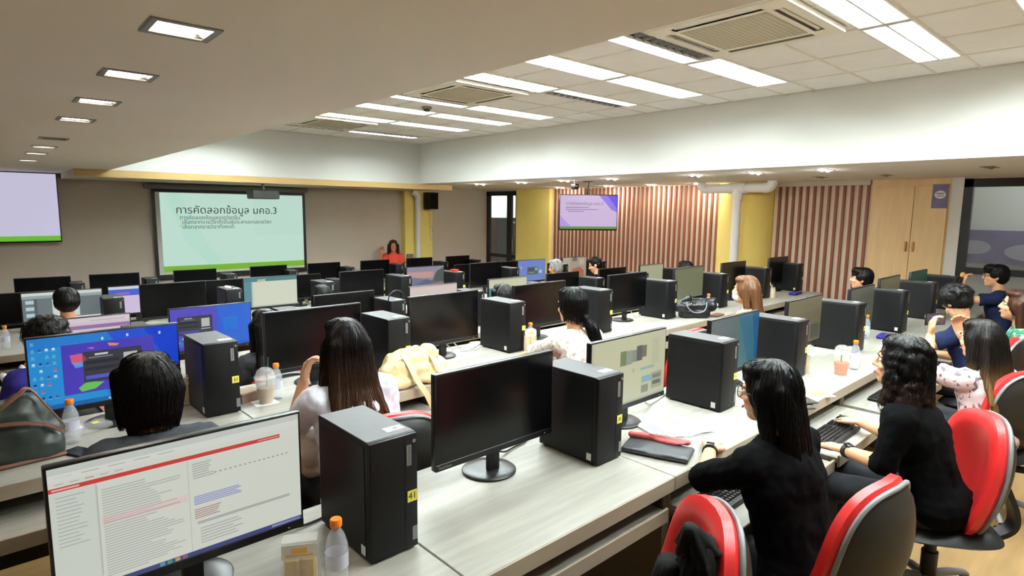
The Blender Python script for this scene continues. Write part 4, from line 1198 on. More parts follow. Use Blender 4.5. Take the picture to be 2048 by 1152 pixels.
def hair_prims(style, rr):
    cap = [('e', (0, -.024, .032), (.089, .099, .1)), ('e', (0, -.045, -.005), (.084, .075, .085))]
    P = list(cap)
    if style == 'short':
        P += [('e', (0, -.058, -.035), (.066, .046, .06)), ('e', (0, .03, .088), (.066, .062, .034))]
        for i in range(26):
            a = rr.uniform(-PI, PI); h = rr.uniform(.3, 1)
            P.append(('e', (.07 * math.cos(a) * h, -.01 + .075 * math.sin(a) * h, .105 - .02 * h * h), (.022, .026, .018)))
    elif style == 'fringe':
        P += [('e', (0, -.05, -.035), (.074, .056, .06)), ('e', (0, .035, .082), (.074, .066, .044)), ('e', (0, .066, .05), (.062, .028, .03))]
        for s in (-1, 1): P.append(('e', (s * .078, .0, .02), (.015, .045, .045)))
    elif style == 'thin':
        P = [('e', (0, -.036, -.004), (.09, .086, .092)), ('e', (0, -.02, .034), (.09, .092, .082)), ('e', (0, -.06, -.04), (.068, .045, .055))]
    elif style == 'bob':
        P += [('e', (0, -.03, .0), (.106, .1, .118)), ('e', (0, -.036, -.07), (.1, .084, .075))]
        for s in (-1, 1): P += [('c', (s * .082, .03, .05), (s * .082, .03, -.105), .03, .02), ('c', (s * .07, -.06, .0), (s * .06, -.055, -.12), .035, .024)]
        P += [('e', (0, .02, .09), (.08, .07, .04))]
    elif style in ('long', 'longwide'):
        w = 1.25 if style == 'longwide' else 1.0
        L = .46 if style == 'longwide' else .36
        P += [('e', (0, -.03, .01), (.098, .1, .112)), ('e', (0, .015, .088), (.078, .07, .038))]
        for i in range(34):
            u = rr.uniform(-1, 1)
            x0, y0 = .088 * u, -.06 - .03 * (1 - u * u) ** .5 + (.06 if abs(u) > .8 else 0)
            z1 = -L * rr.uniform(.72, 1.05)
            m = V(x0 * 1.15 * w, y0 - .035, -.17); e = V(x0 * 1.5 * w + rr.uniform(-.02, .02), y0 - .1 - .04 * (1 - abs(u)), z1)
            P += [('c', (x0, y0, .02), m, .03, .024), ('c', m, e, .024, .009)]
    elif style == 'shoulder':
        P += [('e', (0, -.03, .01), (.098, .1, .112)), ('e', (0, .015, .088), (.078, .07, .038))]
        for i in range(30):
            u = rr.uniform(-1, 1)
            x0, y0 = .09 * u, -.055 - .03 * (1 - u * u) ** .5 + (.065 if abs(u) > .75 else 0)
            m = V(x0 * 1.12, y0 - .02, -.12); e = V(x0 * 1.25 + rr.uniform(-.015, .015), y0 - .03 + rr.uniform(-.02, .02), -.2 - rr.uniform(.0, .05))
            P += [('c', (x0, y0, .02), m, .03, .026), ('c', m, e, .026, .012)]
    elif style == 'curly':
        P += [('e', (0, -.03, .01), (.1, .1, .11)), ('e', (0, .012, .09), (.075, .062, .036)), ('e', (0, -.055, -.09), (.1, .075, .1))]
        for i in range(240):
            u = rr.uniform(-1, 1); z = rr.uniform(-.2, .05)
            k = 1 + .25 * (-z / .2)
            a = u * 2.0
            P.append(('e', (.094 * k * math.sin(a), -.03 - .085 * k * math.cos(a) + (.02 if abs(a) > 1.6 else 0), z), (.017, .017, .02), (rr.random(), rr.random(), 0)))
        for i in range(40):
            a = rr.uniform(-PI, PI); h = rr.uniform(.2, 1)
            P.append(('e', (.085 * math.cos(a) * h, -.03 + .085 * math.sin(a) * h, .112 - .04 * h * h), (.02, .02, .018)))
    elif style == 'frizzy':
        P += [('e', (0, -.03, .03), (.105, .105, .105))]
        for i in range(160):
            a = rr.uniform(-PI, PI); b = rr.uniform(-.3, 1.4)
            if math.sin(a) > .2 and b < .7: continue
            P.append(('e', (.105 * math.cos(a) * math.cos(b), -.03 + .1 * math.sin(a) * math.cos(b), .03 + .1 * math.sin(b)), (.016, .016, .016)))
    elif style == 'pony':
        P += [('e', (0, -.03, .012), (.095, .1, .112)), ('e', (0, -.05, -.03), (.085, .07, .07)), ('e', (0, .015, .088), (.076, .068, .036))]
        P += [('e', (.02, -.11, -.07), (.03, .03, .03))]
        for i in range(16):
            a, b = rr.uniform(-.025, .025), rr.uniform(-.02, .02)
            m = V(.05 + a, -.155 + b, -.13); e = V(.075 + a * 1.6, -.2 + b, -.27 + rr.uniform(-.03, .03))
            P += [('c', (.02 + a * .3, -.115, -.07), m, .018, .02), ('c', m, e, .02, .007)]
    return P

def hand_prims(w, f, n, side, curl=.25, spread=.12, tcurl=.3):
    """palm, four fingers of unequal length and a thumb leaving the side of the palm"""
    w, f, n = Vector(w), Vector(f).normalized(), Vector(n)
    n = (n - f * n.dot(f)).normalized()
    t = -side * f.cross(n)
    P = []
    for o, kl, fl, sp in ((.03, .084, .07, 1), (.0105, .088, .079, .35), (-.0095, .085, .073, -.35), (-.028, .077, .057, -1)):
        k = w + f * kl + t * o
        P.append(('c', w + f * .01 + t * (o * .55), k, .0135, .0115))
        d = (f + t * (spread * sp)).normalized()
        q = k; a = 0
        for s, seg in enumerate((.45, .31, .24)):
            a += curl * (1.0, 1.1, .8)[s]
            dd = d * math.cos(a) - n * math.sin(a)
            q2 = q + dd * (fl * seg)
            P.append(('c', q, q2, .0092 - .0009 * s, .0086 - .0009 * s))
            q = q2
    b = w + f * .022 + t * .024
    d1 = (t * .75 + f * .72 - n * .12).normalized()
    q1 = b + d1 * .042
    d2 = (f * (1 - tcurl * .3) + t * (.35 - tcurl) - n * .2).normalized()
    q2 = q1 + d2 * .032
    P += [('c', b, q1, .0145, .0115), ('c', q1, q2, .0105, .009), ('c', q2, q2 + (d2 - t * tcurl * .3).normalized() * .024, .009, .0075)]
    P.append(('e', w + f * .045, (.034, .034, .014), Matrix((t, f, n)).transposed().to_euler()))
    return P

NP = [0]
COMB = []
def person(label, x, y, z, rz, hz, top, style, hair, skin='skin', lean=.13, arms=None, sleeve='short', head=(0, 0, 0), vox=.009, face=False, hvox=.0075,
           sitting=True, legs='trouser_dark', w=1.0, hem=0.0, fold=.011, long_top=False, strand=.0025, hs_n=500):
    NP[0] += 1
    rr = random.Random(NP[0] * 13 + 5)
    t = thing('person', label, 'person', (x, y, z), rz)
    H = V(0, 0, hz)
    Rh = Euler(head).to_matrix()
    hip = V(0, -lean, .53) if sitting else V(0, -.02, .86)
    nb = V(0, -.042, hz - .170)
    body = xform(HEAD, Rh, H)
    up = (nb - hip).normalized()
    chest = lerp(hip, nb, .66)
    tilt = -math.atan2(nb.y - hip.y, nb.z - hip.z)
    sh = {s: nb + V(s * .158 * w, -.012, -.055) for s in (-1, 1)}
    body += [('c', nb + V(0, -.01, -.05), H + Rh @ V(0, -.025, -.05), .054, .05)]
    def torso(g):
        P = [('e', hip, (.155 * w + g, .118 + g, .105 + g)), ('e', lerp(hip, nb, .33), (.128 * w + g, .098 + g, .15 + g), (tilt, 0, 0)), ('e', chest, (.15 * w + g, .106 + g, .165 + g), (tilt, 0, 0)),
             ('c', sh[-1] * .92 + nb * .08, sh[1] * .92 + nb * .08, .054 + g, .054 + g), ('c', nb + V(0, -.012, -.03), sh[1], .06 + g * .6, .045 + g), ('c', nb + V(0, -.012, -.03), sh[-1], .06 + g * .6, .045 + g)]
        return P
    body += torso(-.006)
    A = {}
    for s, key in ((-1, 'L'), (1, 'R')):
        a = (arms or {}).get(key)
        if a is None:
            zt = .70 if sitting else .75
            a = dict(e=(s * .225, .02 - lean * .3, hz - .46), w=(s * .15, .21, zt - .01), f=(-s * .15, 1, -.08), n=(0, .08, 1), curl=.3)
        A[s] = a
        E_, W_ = V(*a['e']), V(*a['w'])
        body += [('c', sh[s], E_, .046, .037), ('c', E_, lerp(E_, W_, .35), .037, .037), ('c', lerp(E_, W_, .3), W_, .037, .025)]
        body += hand_prims(W_, a.get('f', W_ - E_), a.get('n', (0, 0, 1)), s, a.get('curl', .3), a.get('spread', .1), a.get('tcurl', .3))
    kn, an = {}, {}
    for s in (-1, 1):
        hp = hip + V(s * .085, .02, -.02)
        if sitting:
            kn[s] = V(s * .115, hip.y + .43, .50); an[s] = V(s * .12, hip.y + .42, .09)
        else:
            kn[s] = V(s * .095, 0, .47); an[s] = V(s * .1, -.02, .08)
        body += [('c', hp, kn[s], .076, .056), ('c', kn[s], an[s], .054, .038), ('c', an[s], an[s] + V(s * .01, .13, -.045), .036, .03)]
    queue_blob('body', body, vox, 3, skin, t, fac=.45)
    # clothes
    P = torso(.02) + [('e', lerp(hip, nb, .42), (.15 * w, .12, .22), (tilt, 0, 0)), ('c', lerp(hip, nb, .05) + V(-.07 * w, 0, 0), lerp(hip, nb, .75) + V(-.06 * w, 0, 0), .1, .095), ('c', lerp(hip, nb, .05) + V(.07 * w, 0, 0), lerp(hip, nb, .75) + V(.06 * w, 0, 0), .1, .095)]
    if long_top:
        P.append(('c', hip + V(0, 0, .03), hip + V(0, .03, -.03), .14, .15))
    for s in (-1, 1):
        E_, W_ = V(*A[s]['e']), V(*A[s]['w'])
        fr = {'short': .62, 'elbow': 1.0, 'long': 1.0, 'none': .2}[sleeve]
        P.append(('c', sh[s], lerp(sh[s], E_, fr), .066, .064 if fr < 1 else .056, sleeve == 'short'))
        if sleeve == 'elbow':
            P.append(('c', E_, lerp(E_, W_, .18), .052, .05, True))
        if sleeve == 'long':
            P.append(('c', E_, lerp(E_, W_, .93), .05, .036, True))
    queue_blob('top', P, max(vox, .008), 4, top, t, disp=folds(fold, 11, NP[0] * 3.1), fac=.5)
    P = [('e', hip + V(0, 0, -.02), (.158 * w, .12, .085))]
    for s in (-1, 1):
        hp = hip + V(s * .085, .02, -.02)
        P += [('c', hp, kn[s], .09, .068), ('c', kn[s], lerp(kn[s], an[s], .93), .066, .054, True)]
    queue_blob('trousers', P, .014, 4, legs, t, disp=folds(.005, 9, NP[0]))
    for s in (-1, 1):
        queue_blob('shoe', [('e', an[s] + V(s * .01, .06, -.05), (.048, .135, .038)), ('c', an[s] + V(0, -.01, -.02), an[s] + V(0, 0, -.045), .045, .05)], .012, 3, 'shoe', t)
    # hair
    hp_ = xform(hair_prims(style, rr), Rh, V(0, 0, 0))
    ho = queue_blob('hair', hp_, hvox, 3, hair, t, disp=strands(strand * .5, 70, NP[0]), loc=H, fac=.5)
    if hs_n: COMB.append((ho, hs_n, NP[0], style))
    if face:
        f = obj('face', MB().tube([(-.02, .0895, -.0625), (-.008, .0925, -.061), (.008, .0925, -.061), (.02, .0895, -.0625)], .0045, 6), 'lips', t, H, head)
        f.name = 'lips'
        for s in (-1, 1):
            e = obj('eye', MB().ellip((s * .031, .069, .004), (.0135, .0125, .0085), n=12), 'eye_white', t, H, head)
            obj('iris', MB().ellip((s * .031, .0795, .004), (.006, .0035, .006), n=10), 'iris', e)
            obj('eyebrow', MB().tube([(s * .014, .087, .024), (s * .03, .087, .03), (s * .048, .078, .026)], .0032, 6), 'hair_black', t, H, head)
    return t, H, A

SEATED = []   # (x, y, z, rz) used for chairs
# --- row farthest from the screen
p_glass, Hg, Ag = person('woman in black top with glasses and long black hair, arm on the desk', 2.177, .98, 0, -.06, 1.13, 'cloth_black', 'shoulder', 'hair_black', hs_n=2200, w=1.28, lean=.17, vox=.006, hvox=.006, face=True, sleeve='elbow', head=(-.1, 0, .12),
    arms={'L': dict(e=(-.17, .14, .79), w=(.10, .29, .782), f=(.75, .45, -.05), n=(0, 0, 1), curl=.12, spread=.16), 'R': dict(e=(.27, .04, .68), w=(.2, .2, .665), f=(-.1, 1, -.1), n=(0, 0, 1), curl=.3)})
p_curly, Hc, Ac = person('curly-haired woman in black top with a smart watch, typing', 3.109, .8, 0, .05, 1.129, 'cloth_black', 'curly', 'hair_curl', hs_n=2200, w=1.15, lean=.19, vox=.006, hvox=.006, face=True, sleeve='elbow', head=(.05, 0, .08), strand=.001,
    arms={'L': dict(e=(-.235, -.03, .715), w=(-.09, .175, .682), f=(.3, .95, -.05), n=(0, 0, 1), curl=.28, spread=.1), 'R': dict(e=(.26, .06, .70), w=(.42, .24, .672), f=(.45, .85, -.05), n=(0, 0, 1), curl=.3, spread=.1)})
p_pink, Hp, Ap = person('woman in pale pink floral blouse raising a phone with both hands', 4.38, .735, 0, -.5, 1.07, 'cloth_pink', 'longwide', 'hair_ombre2', hs_n=2200, lean=.12, vox=.006, hvox=.006, face=True, sleeve='short', head=(-.02, 0, .1), fold=.008,
    arms={'L': dict(e=(-.21, .14, .87), w=(-.085, .24, 1.05), f=(.12, .2, .95), n=(-.75, .6, 0), curl=.6, spread=.08), 'R': dict(e=(.25, .12, .86), w=(.15, .24, 1.05), f=(-.12, .2, .95), n=(.75, .6, 0), curl=.6, spread=.08)})
person('person in dark navy shirt with black frizzy hair bending over the desk', 5.548, 1.10, 0, 0, 1.138, 'cloth_deep_navy', 'frizzy', 'hair_black', lean=.2, sleeve='short', vox=.008, strand=.001, head=(-.75, 0, -.5),
    arms={'L': dict(e=(-.24, .12, .80), w=(-.05, .28, .79), f=(.6, .8, 0), n=(0, 0, 1), curl=.2)})
p_green, _, _ = person('woman with brown hair in green floral blouse', 5.851, .78, 0, .1, 1.127, 'cloth_green', 'long', 'hair_brown', lean=.12, sleeve='elbow', face=True, vox=.008, head=(.1, 0, .1))
p_past, Hpa, Apa = person('young man with glasses in navy shirt lifting a pastry to his mouth', 7.861, 1.25, 0, .15, 1.182, 'cloth_deep_navy', 'fringe', 'hair_black', lean=.1, sleeve='short', face=True, vox=.007, head=(0, 0, .15),
    arms={'L': dict(e=(-.2, .2, .93), w=(-.03, .25, 1.07), f=(.1, -.05, 1), n=(0, 1, .1), curl=.6, spread=.06, tcurl=.7)})
# --- fifth row
person('woman with black bob hair in charcoal top', .418, 2.45, 0, 0, 1.145, 'cloth_grey', 'bob', 'hair_black', hs_n=2200, lean=.15, vox=.008, hvox=.006, sleeve='short', w=1.05)
p_brown, Hb, Ab = person('woman with very long brown hair in loose white blouse', 1.207, 2.5, 0, -.03, 1.181, 'cloth_white', 'longwide', 'hair_brown2', hs_n=2200, lean=.16, vox=.007, hvox=.006, sleeve='elbow', w=1.12, fold=.014,
    arms={'L': dict(e=(-.21, .1, .8), w=(-.135, .15, 1.0), f=(.3, .05, 1), n=(-.6, .6, .2), curl=.6)})
person('woman with black ponytail in white lace blouse leaning on the desk', 2.864, 2.62, 0, -.05, 1.184, 'cloth_lace', 'pony', 'hair_black', hs_n=2200, lean=.22, vox=.007, hvox=.006, sleeve='short', w=1.08, fold=.006,
    arms={'L': dict(e=(-.22, .27, .80), w=(.03, .4, .785), f=(.8, .4, 0), n=(0, 0, 1), curl=.2), 'R': dict(e=(.24, .2, .80), w=(.08, .38, .785), f=(-.8, .4, 0), n=(0, 0, 1), curl=.2)})
p_beige, Hbe, Abe = person('woman with wavy light brown hair and white face mask in beige top', 4.878, 2.45, 0, .1, 1.146, 'cloth_beige', 'long', 'hair_light', lean=.12, vox=.008, hvox=.0065, sleeve='short', head=(0, 0, .1), face=True)
person('young man with short black hair in blue-grey top in profile', 7.207, 2.3, 0, .3, 1.10, 'cloth_bluegrey', 'fringe', 'hair_black', lean=.1, vox=.007, face=True, head=(.05, 0, .1))
# --- fourth row
person('person with dark curly hair in deep blue shirt', .25, 4.35, -.19, 0, 1.22, 'cloth_purple', 'frizzy', 'hair_black', lean=.12, strand=.001)
person('woman with long black hair in front of the blue login screen', 1.415, 4.12, -.19, 0, 1.18, 'cloth_grey', 'long', 'hair_black', lean=.12, hvox=.0065)
person('person with smooth black hair in front of the pale yellow screen', 3.727, 4.3, -.19, 0, 1.165, 'cloth_grey', 'bob', 'hair_black', lean=.12)
person('person with short dark hair in front of the pale olive screen', 7.378, 4.6, -.19, 0, 1.195, 'cloth_black', 'bob', 'hair_black', lean=.12)
# --- third row
person('man with thinning black hair in white shirt', .492, 6.05, -.19, 0, 1.215, 'cloth_cream', 'thin', 'hair_black', 'skin_tan', lean=.12, w=1.1)
person('woman with straight black hair beside the spreadsheet screen', 2.597, 5.85, -.19, 0, 1.09, 'cloth_black', 'shoulder', 'hair_black', lean=.14)
person('man with grey hair in navy shirt', 6.247, 6.05, -.19, 0, 1.17, 'cloth_navy', 'short', 'hair_grey', 'skin_tan', lean=.14, w=1.12, head=(-.1, 0, .35))
person('man with black hair in black jacket leaning over sideways', 7.08, 6.0, -.19, .25, 1.17, 'cloth_black', 'short', 'hair_black', lean=.25, w=1.1, head=(-.35, .1, .5), sleeve='long')
# --- presenter standing at the wall
p_pres, Hpr, Apr = person('presenter in coral red shirt standing by the screen wall with raised hand', 6.31, 10.72, -.38, PI - .45, 1.435, 'cloth_red', 'shoulder', 'hair_brown', 'skin_tan', lean=.02, sitting=False, face=True, vox=.008, sleeve='short',
    arms={'R': dict(e=(.29, .08, 1.06), w=(.25, .18, 1.29), f=(.0, .1, 1), n=(.2, -1, 0), curl=.35), 'L': dict(e=(-.22, .02, .98), w=(-.08, .22, 1.0), f=(.6, .7, .1), n=(-.3, .4, .6), curl=.7)})
t = thing('microphone', 'small black microphone held by the presenter', 'microphone', (6.42, 10.5, .66))
obj('grip', MB().ring((0, 0, -.09), (0, 0, .05), .012, .016, 12), 'black_plastic', t)
obj('head', MB().ellip((0, 0, .07), (.024, .024, .026), n=12), 'grey_steel', t)

# accessories worn (parts of their wearers)
def spectacles(t, H, head, rim):
    mb = MB()
    for s in (-1, 1):
        mb.tube([(s * .034 + .024 * math.cos(a), .094 - .004 * abs(math.cos(a)), .0 + .021 * math.sin(a)) for a in [2 * PI * i / 20 for i in range(21)]], .0018, 6, smooth=0)
        mb.tube([(s * .057, .092, .006), (s * .076, .05, .006), (s * .08, -.005, .0)], .0016, 6)
    mb.tube([(-.011, .094, .003), (0, .098, .006), (.011, .094, .003)], .0016, 6)
    o = obj('spectacles', mb, rim, t, H, head)
    ln = MB()
    for s in (-1, 1):
        ln.add([(s * .034 + .023 * math.cos(2 * PI * i / 16), .0935, .02 * math.sin(2 * PI * i / 16)) for i in range(16)], [tuple(range(16))])
    obj('lens', ln, 'film', o)
spectacles(p_glass, Hg, (-.1, 0, .12), 'leather_brown')
spectacles(p_past, Hpa, (0, 0, .15), 'black_frame')
def watch(t, A, s, strapm, at=.12):
    E_, W_ = V(*A[s]['e']), V(*A[s]['w'])
    d = (W_ - E_).normalized()
    c = W_ - d * .025
    q = d.to_track_quat('Z', 'Y').to_euler()
    n = V(*A[s]['n']); n = (n - d * n.dot(d)).normalized()
    o = obj('wristwatch', MB().ring((0, 0, -.012), (0, 0, .012), .032, .0315, 24), strapm, t, c, q)
    rot = Matrix((n.cross(d), d, n)).transposed().to_euler()
    o2 = obj('watch_face', MB().rbox(-.017, .017, -.019, .019, .028, .038, .004), 'screen_off', t, c, rot)
watch(p_curly, Ac, -1, 'rubber')
watch(p_glass, Ag, -1, 'rubber')
obj('face_mask', MB().ellip((0, .052, -.055), (.056, .05, .05), n=20), 'white_label', p_beige, Hbe, (0, 0, .1))

flush_queue()
for o, n, sd, st in COMB:
    grow_strands(o, n, sd, {'short': (.03, .05), 'thin': (.03, .05), 'fringe': (.05, .09), 'bob': (.12, .22), 'frizzy': (.03, .06), 'curly': (.08, .2), 'pony': (.08, .2)}.get(st, (.18, .42)), {'curly': .006, 'frizzy': .006}.get(st, .0006), tip=.012 if st in ('short', 'thin', 'fringe') else .03)

# chairs under the people and the empty ones in view
for lab, x, y, z, rz in (
        ('of the woman with glasses', 2.19, .74, 0, -.1), ('of the curly-haired woman', 3.2, .63, 0, .6), ('of the woman in the floral blouse', 4.46, .66, 0, -.4),
        ('of the person in dark navy', 5.55, .9, 0, 0), ('of the woman in green floral blouse', 5.86, .6, 0, .9), ('of the man with the pastry', 7.85, 1.15, 0, .1),
        ('of the woman with black bob hair', .42, 2.3, 0, 0), ('of the woman in the loose white blouse', 1.33, 2.34, 0, -.25), ('of the woman in lace blouse', 2.87, 2.40, 0, -.1),
        ('of the woman in beige top', 4.88, 2.33, 0, 0), ('of the young man in profile', 7.2, 2.2, 0, .2),
        ('of the person in deep blue shirt', .25, 4.23, -.19, 0), ('of the woman in front of the blue login screen', 1.41, 4.0, -.19, 0), ('of the person in front of the pale yellow screen', 3.73, 4.18, -.19, 0), ('of the person in front of the pale olive screen', 7.38, 4.48, -.19, 0),
        ('of the man with thinning hair', .49, 5.93, -.19, 0), ('of the woman beside the spreadsheet screen', 2.6, 5.71, -.19, 0), ('of the man with grey hair', 6.25, 5.9, -.19, 0), ('of the man in black jacket', 7.05, 5.75, -.19, .2)):
    chair(x, y, z, rz, f'red-backed office chair {lab}')
chair(1.45, .945, 0, .85, 'empty red-backed office chair with dark jacket hung over it')
chair(2.12, 2.62, 0, .1, 'empty red-backed office chair tucked under the desk near the cream tote')
chair(4.0, 2.55, 0, 0, 'empty red-backed office chair beside the woman in lace blouse')
# ================================================================ things on the desks
m_bt = MB().lathe([(.026, 0), (.031, .006), (.031, .05), (.029, .058), (.031, .066), (.031, .115), (.03, .128), (.022, .155), (.013, .172), (.013, .182)], 22).mesh('bottle_body', ['bottle_clear'], 50)
m_cp = MB().lathe([(.0155, .178), (.0165, .181), (.0165, .198), (.0145, .201)], 20).mesh('cap', ['cap_orange'], 40)
m_lb = MB().lathe([(.0316, .062), (.0316, .105)], 22, cap=False).mesh('label_band', ['label_pale'])
def bottle(x, y, z, label, grp='water bottles with orange caps'):
    t = thing('water_bottle', label, 'bottle', (x, y, z), 0, grp)
    link('bottle_body', m_bt, t); link('cap', m_cp, t); link('label_band', m_lb, t)
bottle(.675, 1.475, .75, 'clear water bottle with orange cap beside tower 41')
bottle(.24, 3.2, .75, 'clear water bottle with orange cap beside the grey-green leather bag')
bottle(1.165, 3.25, .75, 'clear water bottle with orange cap behind the iced coffee cup')
bottle(3.10, 3.25, .75, 'clear water bottle with orange cap beside the woman with the ponytail')
bottle(5.72, 3.27, .75, 'clear water bottle with orange cap beside the black handbag')
bottle(4.40, 1.40, .75, 'clear water bottle with orange cap beside the iced tea cup')
bottle(5.62, 1.72, .75, 'clear water bottle with orange cap beside the dark purple pouch, sixth row')
bottle(.10, 6.72, .56, 'water bottle with orange cap at the aisle end of the third row desks')
bottle(.17, 5.0, .56, 'water bottle with orange cap at the aisle end of the fourth row desks')

m_film = MB().prism([(-.05, 0), (.05, 0), (.052, .03), (.045, .165), (-.045, .165), (-.052, .03)], 'y', -.022, .022).mesh('wrapper', ['film'], 20)
m_br = MB().rbox(-.04, -.002, -.017, .017, .004, .115, .006, 1).rbox(.002, .04, -.017, .017, .004, .115, .006, 1).mesh('sandwich_half', ['bread'], 30)
m_fil = MB().rbox(-.043, .043, -.006, .006, .006, .117, .004, 1).mesh('filling', ['bread_white'], 30)
m_card = MB().box(-.045, .045, -.0235, -.0225, .118, .158).mesh('card_label', ['white_label'], 0)
m_card2 = MB().box(-.02, .02, -.0242, -.0236, .135, .148).box(-.035, .035, -.0242, -.0236, .126, .13).mesh('printed_mark', ['pastry'], 0)
def sandwich(x, y, z, rz, label, tilt=0.0, sc=1.0):
    t = thing('packed_sandwich', label, 'sandwich', (x, y, z), rz, 'wrapped sandwiches')
    t.rotation_euler = (tilt, 0, rz)
    t.scale = (sc, sc, sc)
    for n, m in (('wrapper', m_film), ('sandwich_half', m_br), ('filling', m_fil)): link(n, m, t)
    c = link('card_label', m_card, t); link('printed_mark', m_card2, c)
sandwich(.585, 1.505, .75, -.5, 'wrapped sandwich standing beside the email monitor', sc=1.0)
sandwich(3.045, 3.20, .75, -.4, 'wrapped sandwich beside the bottle of the woman with the ponytail')
sandwich(.77, 3.45, .75, .3, 'wrapped sandwich on the desk before the woman with black bob hair')
def wedge(x, y, z, rz, label):
    t = thing('sandwich_wedge', label, 'sandwich', (x, y, z), rz, 'triangular sandwich packs')
    obj('bread_wedge', MB().prism([(-.05, 0), (.06, 0), (-.05, .12)], 'y', -.03, .03), 'bread', t, smooth=0)
    obj('filling', MB().prism([(-.052, .002), (.058, .002), (-.052, .118)], 'y', -.008, .008), 'bread_white', t, smooth=0)
    obj('wrapper', MB().prism([(-.056, -.0), (.07, -.0), (-.056, .14)], 'y', -.034, .034), 'film', t, smooth=0)
wedge(4.05, 1.6, .75, .6, 'triangular sandwich pack beside the tower next to the iced tea')
wedge(7.43, 3.36, .75, .2, 'triangular sandwich pack on the desk near the round yellow pillar')

def cup(x, y, z, drink, straw, label, fill=.6, h=.12):
    t = thing('drink_cup', label, 'cup', (x, y, z))
    t.scale = (1.18, 1.18, 1.18)
    obj('cup_wall', MB().lathe([(.031, 0), (.034, .03), (.046, h)], 26, cap=False).lathe([(.0001, .001), (.031, .001)], 26, cap=False), 'film', t)
    obj('drink', MB().lathe([(.029, .003), (.032, .03), (.032 + (.045 - .034) * fill, .003 + h * fill)], 24), drink, t)
    l = obj('lid', MB().lathe([(.048, h - .003), (.049, h + .004), (.043, h + .012), (.034, h + .035), (.02, h + .045)], 26), 'film', t)
    obj('straw', MB().ring((.0, .0, .02), (.02, .012, h + .09), .0032, .0032, 8), straw, t)
    return t
t = cup(1.093, 3.215, .75, 'coffee', 'straw_green', 'iced coffee cup with green straw standing on a napkin')
obj('ice', MB().lathe([(.035, .072), (.043, .112)], 20), 'film', t)
tag(obj('paper_napkin', MB().rbox(1.03, 1.15, 3.17, 3.28, .7502, .7515, .0005, 1), 'paper', smooth=0), 'white paper napkin under the iced coffee cup', 'napkin')
cup(4.19, 1.41, .75, 'thai_tea', 'black_plastic', 'plastic cup of orange iced tea with black straw', fill=.55)
t = thing('cardboard_box', 'small brown cardboard snack box beside the iced coffee cup', 'box', (1.03, 3.33, .75), .3)
obj('box_body', MB().rbox(-.06, .06, -.045, .045, 0, .05, .003, 1), 'kraft', t, smooth=0)
obj('box_lid', MB().rbox(-.062, .062, -.047, .047, .04, .055, .003, 1), 'kraft', t, smooth=0)

# ---- bags
t = thing('leather_bag', 'grey-green leather shoulder bag with brown straps on the desk', 'bag', (.05, 3.12, .75), .1)
queue_blob('bag_body', [('e', (0, 0, .1), (.165, .1, .1)), ('e', (-.02, 0, .17), (.15, .08, .1)), ('c', (-.12, 0, .2), (.06, .0, .24), .05, .03), ('e', (.03, 0, .23), (.07, .05, .06)), ('b', (-.15, .15, -.09, .09, 0.002, .1), .03)], .01, 5, 'leather_green', t, disp=folds(.012, 9, 2))
obj('strap', MB().strap([(-.2, -.07, .1), (-.12, -.09, .2), (.0, -.06, .28), (.05, -.03, .3), (.1, -.07, .22), (.15, -.09, .13)], .022, .005, (0, 1, .3)), 'leather_brown', t)
obj('strap', MB().strap([(-.14, -.08, .19), (-.02, -.1, .185), (.08, -.1, .16), (.15, -.08, .1)], .014, .005, (0, .2, 1)), 'leather_brown', t)
obj('bag_base', MB().rbox(-.15, .15, -.092, .092, 0, .018, .008, 1), 'leather_brown', t)
t = thing('tote_bag', 'cream canvas tote bag slumped on the desk with straps hanging over the edge', 'bag', (1.95, 3.08, .75), .03)
t.scale = (1.2, 1.15, 1.25)
queue_blob('bag_body', [('e', (-.04, 0, .06), (.17, .12, .065)), ('e', (.1, .03, .055), (.12, .1, .06)), ('c', (-.12, -.05, .09), (.08, -.02, .12), .04, .05), ('c', (-.1, .06, .1), (.05, .08, .13), .045, .03), ('b', (-.19, .16, -.13, .1, 0.003, .05), .02)], .009, 3, 'canvas_cream', t, disp=folds(.02, 10, 5))
for dx, ex in ((-.09, -.02), (.06, .03)):
    obj('strap', MB().strap([(dx, -.03, .15), (dx, -.09, .11), (dx + .01, -.15, .04), ((dx + ex) / 2 + .02, -.175, -.04), (ex + .04, -.17, -.16), (ex + .05, -.16, -.24)], .03, .004, (1, 0, 0)), 'canvas_cream', t)
t = thing('handbag', 'black leather handbag with grey handles beside the tower', 'bag', (5.33, 3.2, .75), -.6)
queue_blob('bag_body', [('b', (-.15, .15, -.065, .065, .002, .1), .03), ('c', (-.17, 0, .11), (.18, 0, .12), .06, .06), ('c', (-.19, -.0, .15), (-.06, .0, .2), .035, .03), ('c', (.05, 0, .15), (.2, .0, .18), .035, .028), ('c', (-.06, .03, .17), (.1, .03, .16), .03, .03)], .009, 4, 'leather_black', t, disp=folds(.012, 9, 8))
for y in (-.085, .08):
    obj('handle', MB().tube([(-.11, y * .75, .17), (-.105, y, .12), (-.06, y - .012, .075), (.0, y - .015, .065), (.06, y - .012, .08), (.09, y, .12), (.1, y * .75, .16)], .006, 8), 'grey_plastic', t)
obj('clasp', MB().ellip((-.06, -.072, .15), (.008, .006, .008), n=10), 'chrome', t)

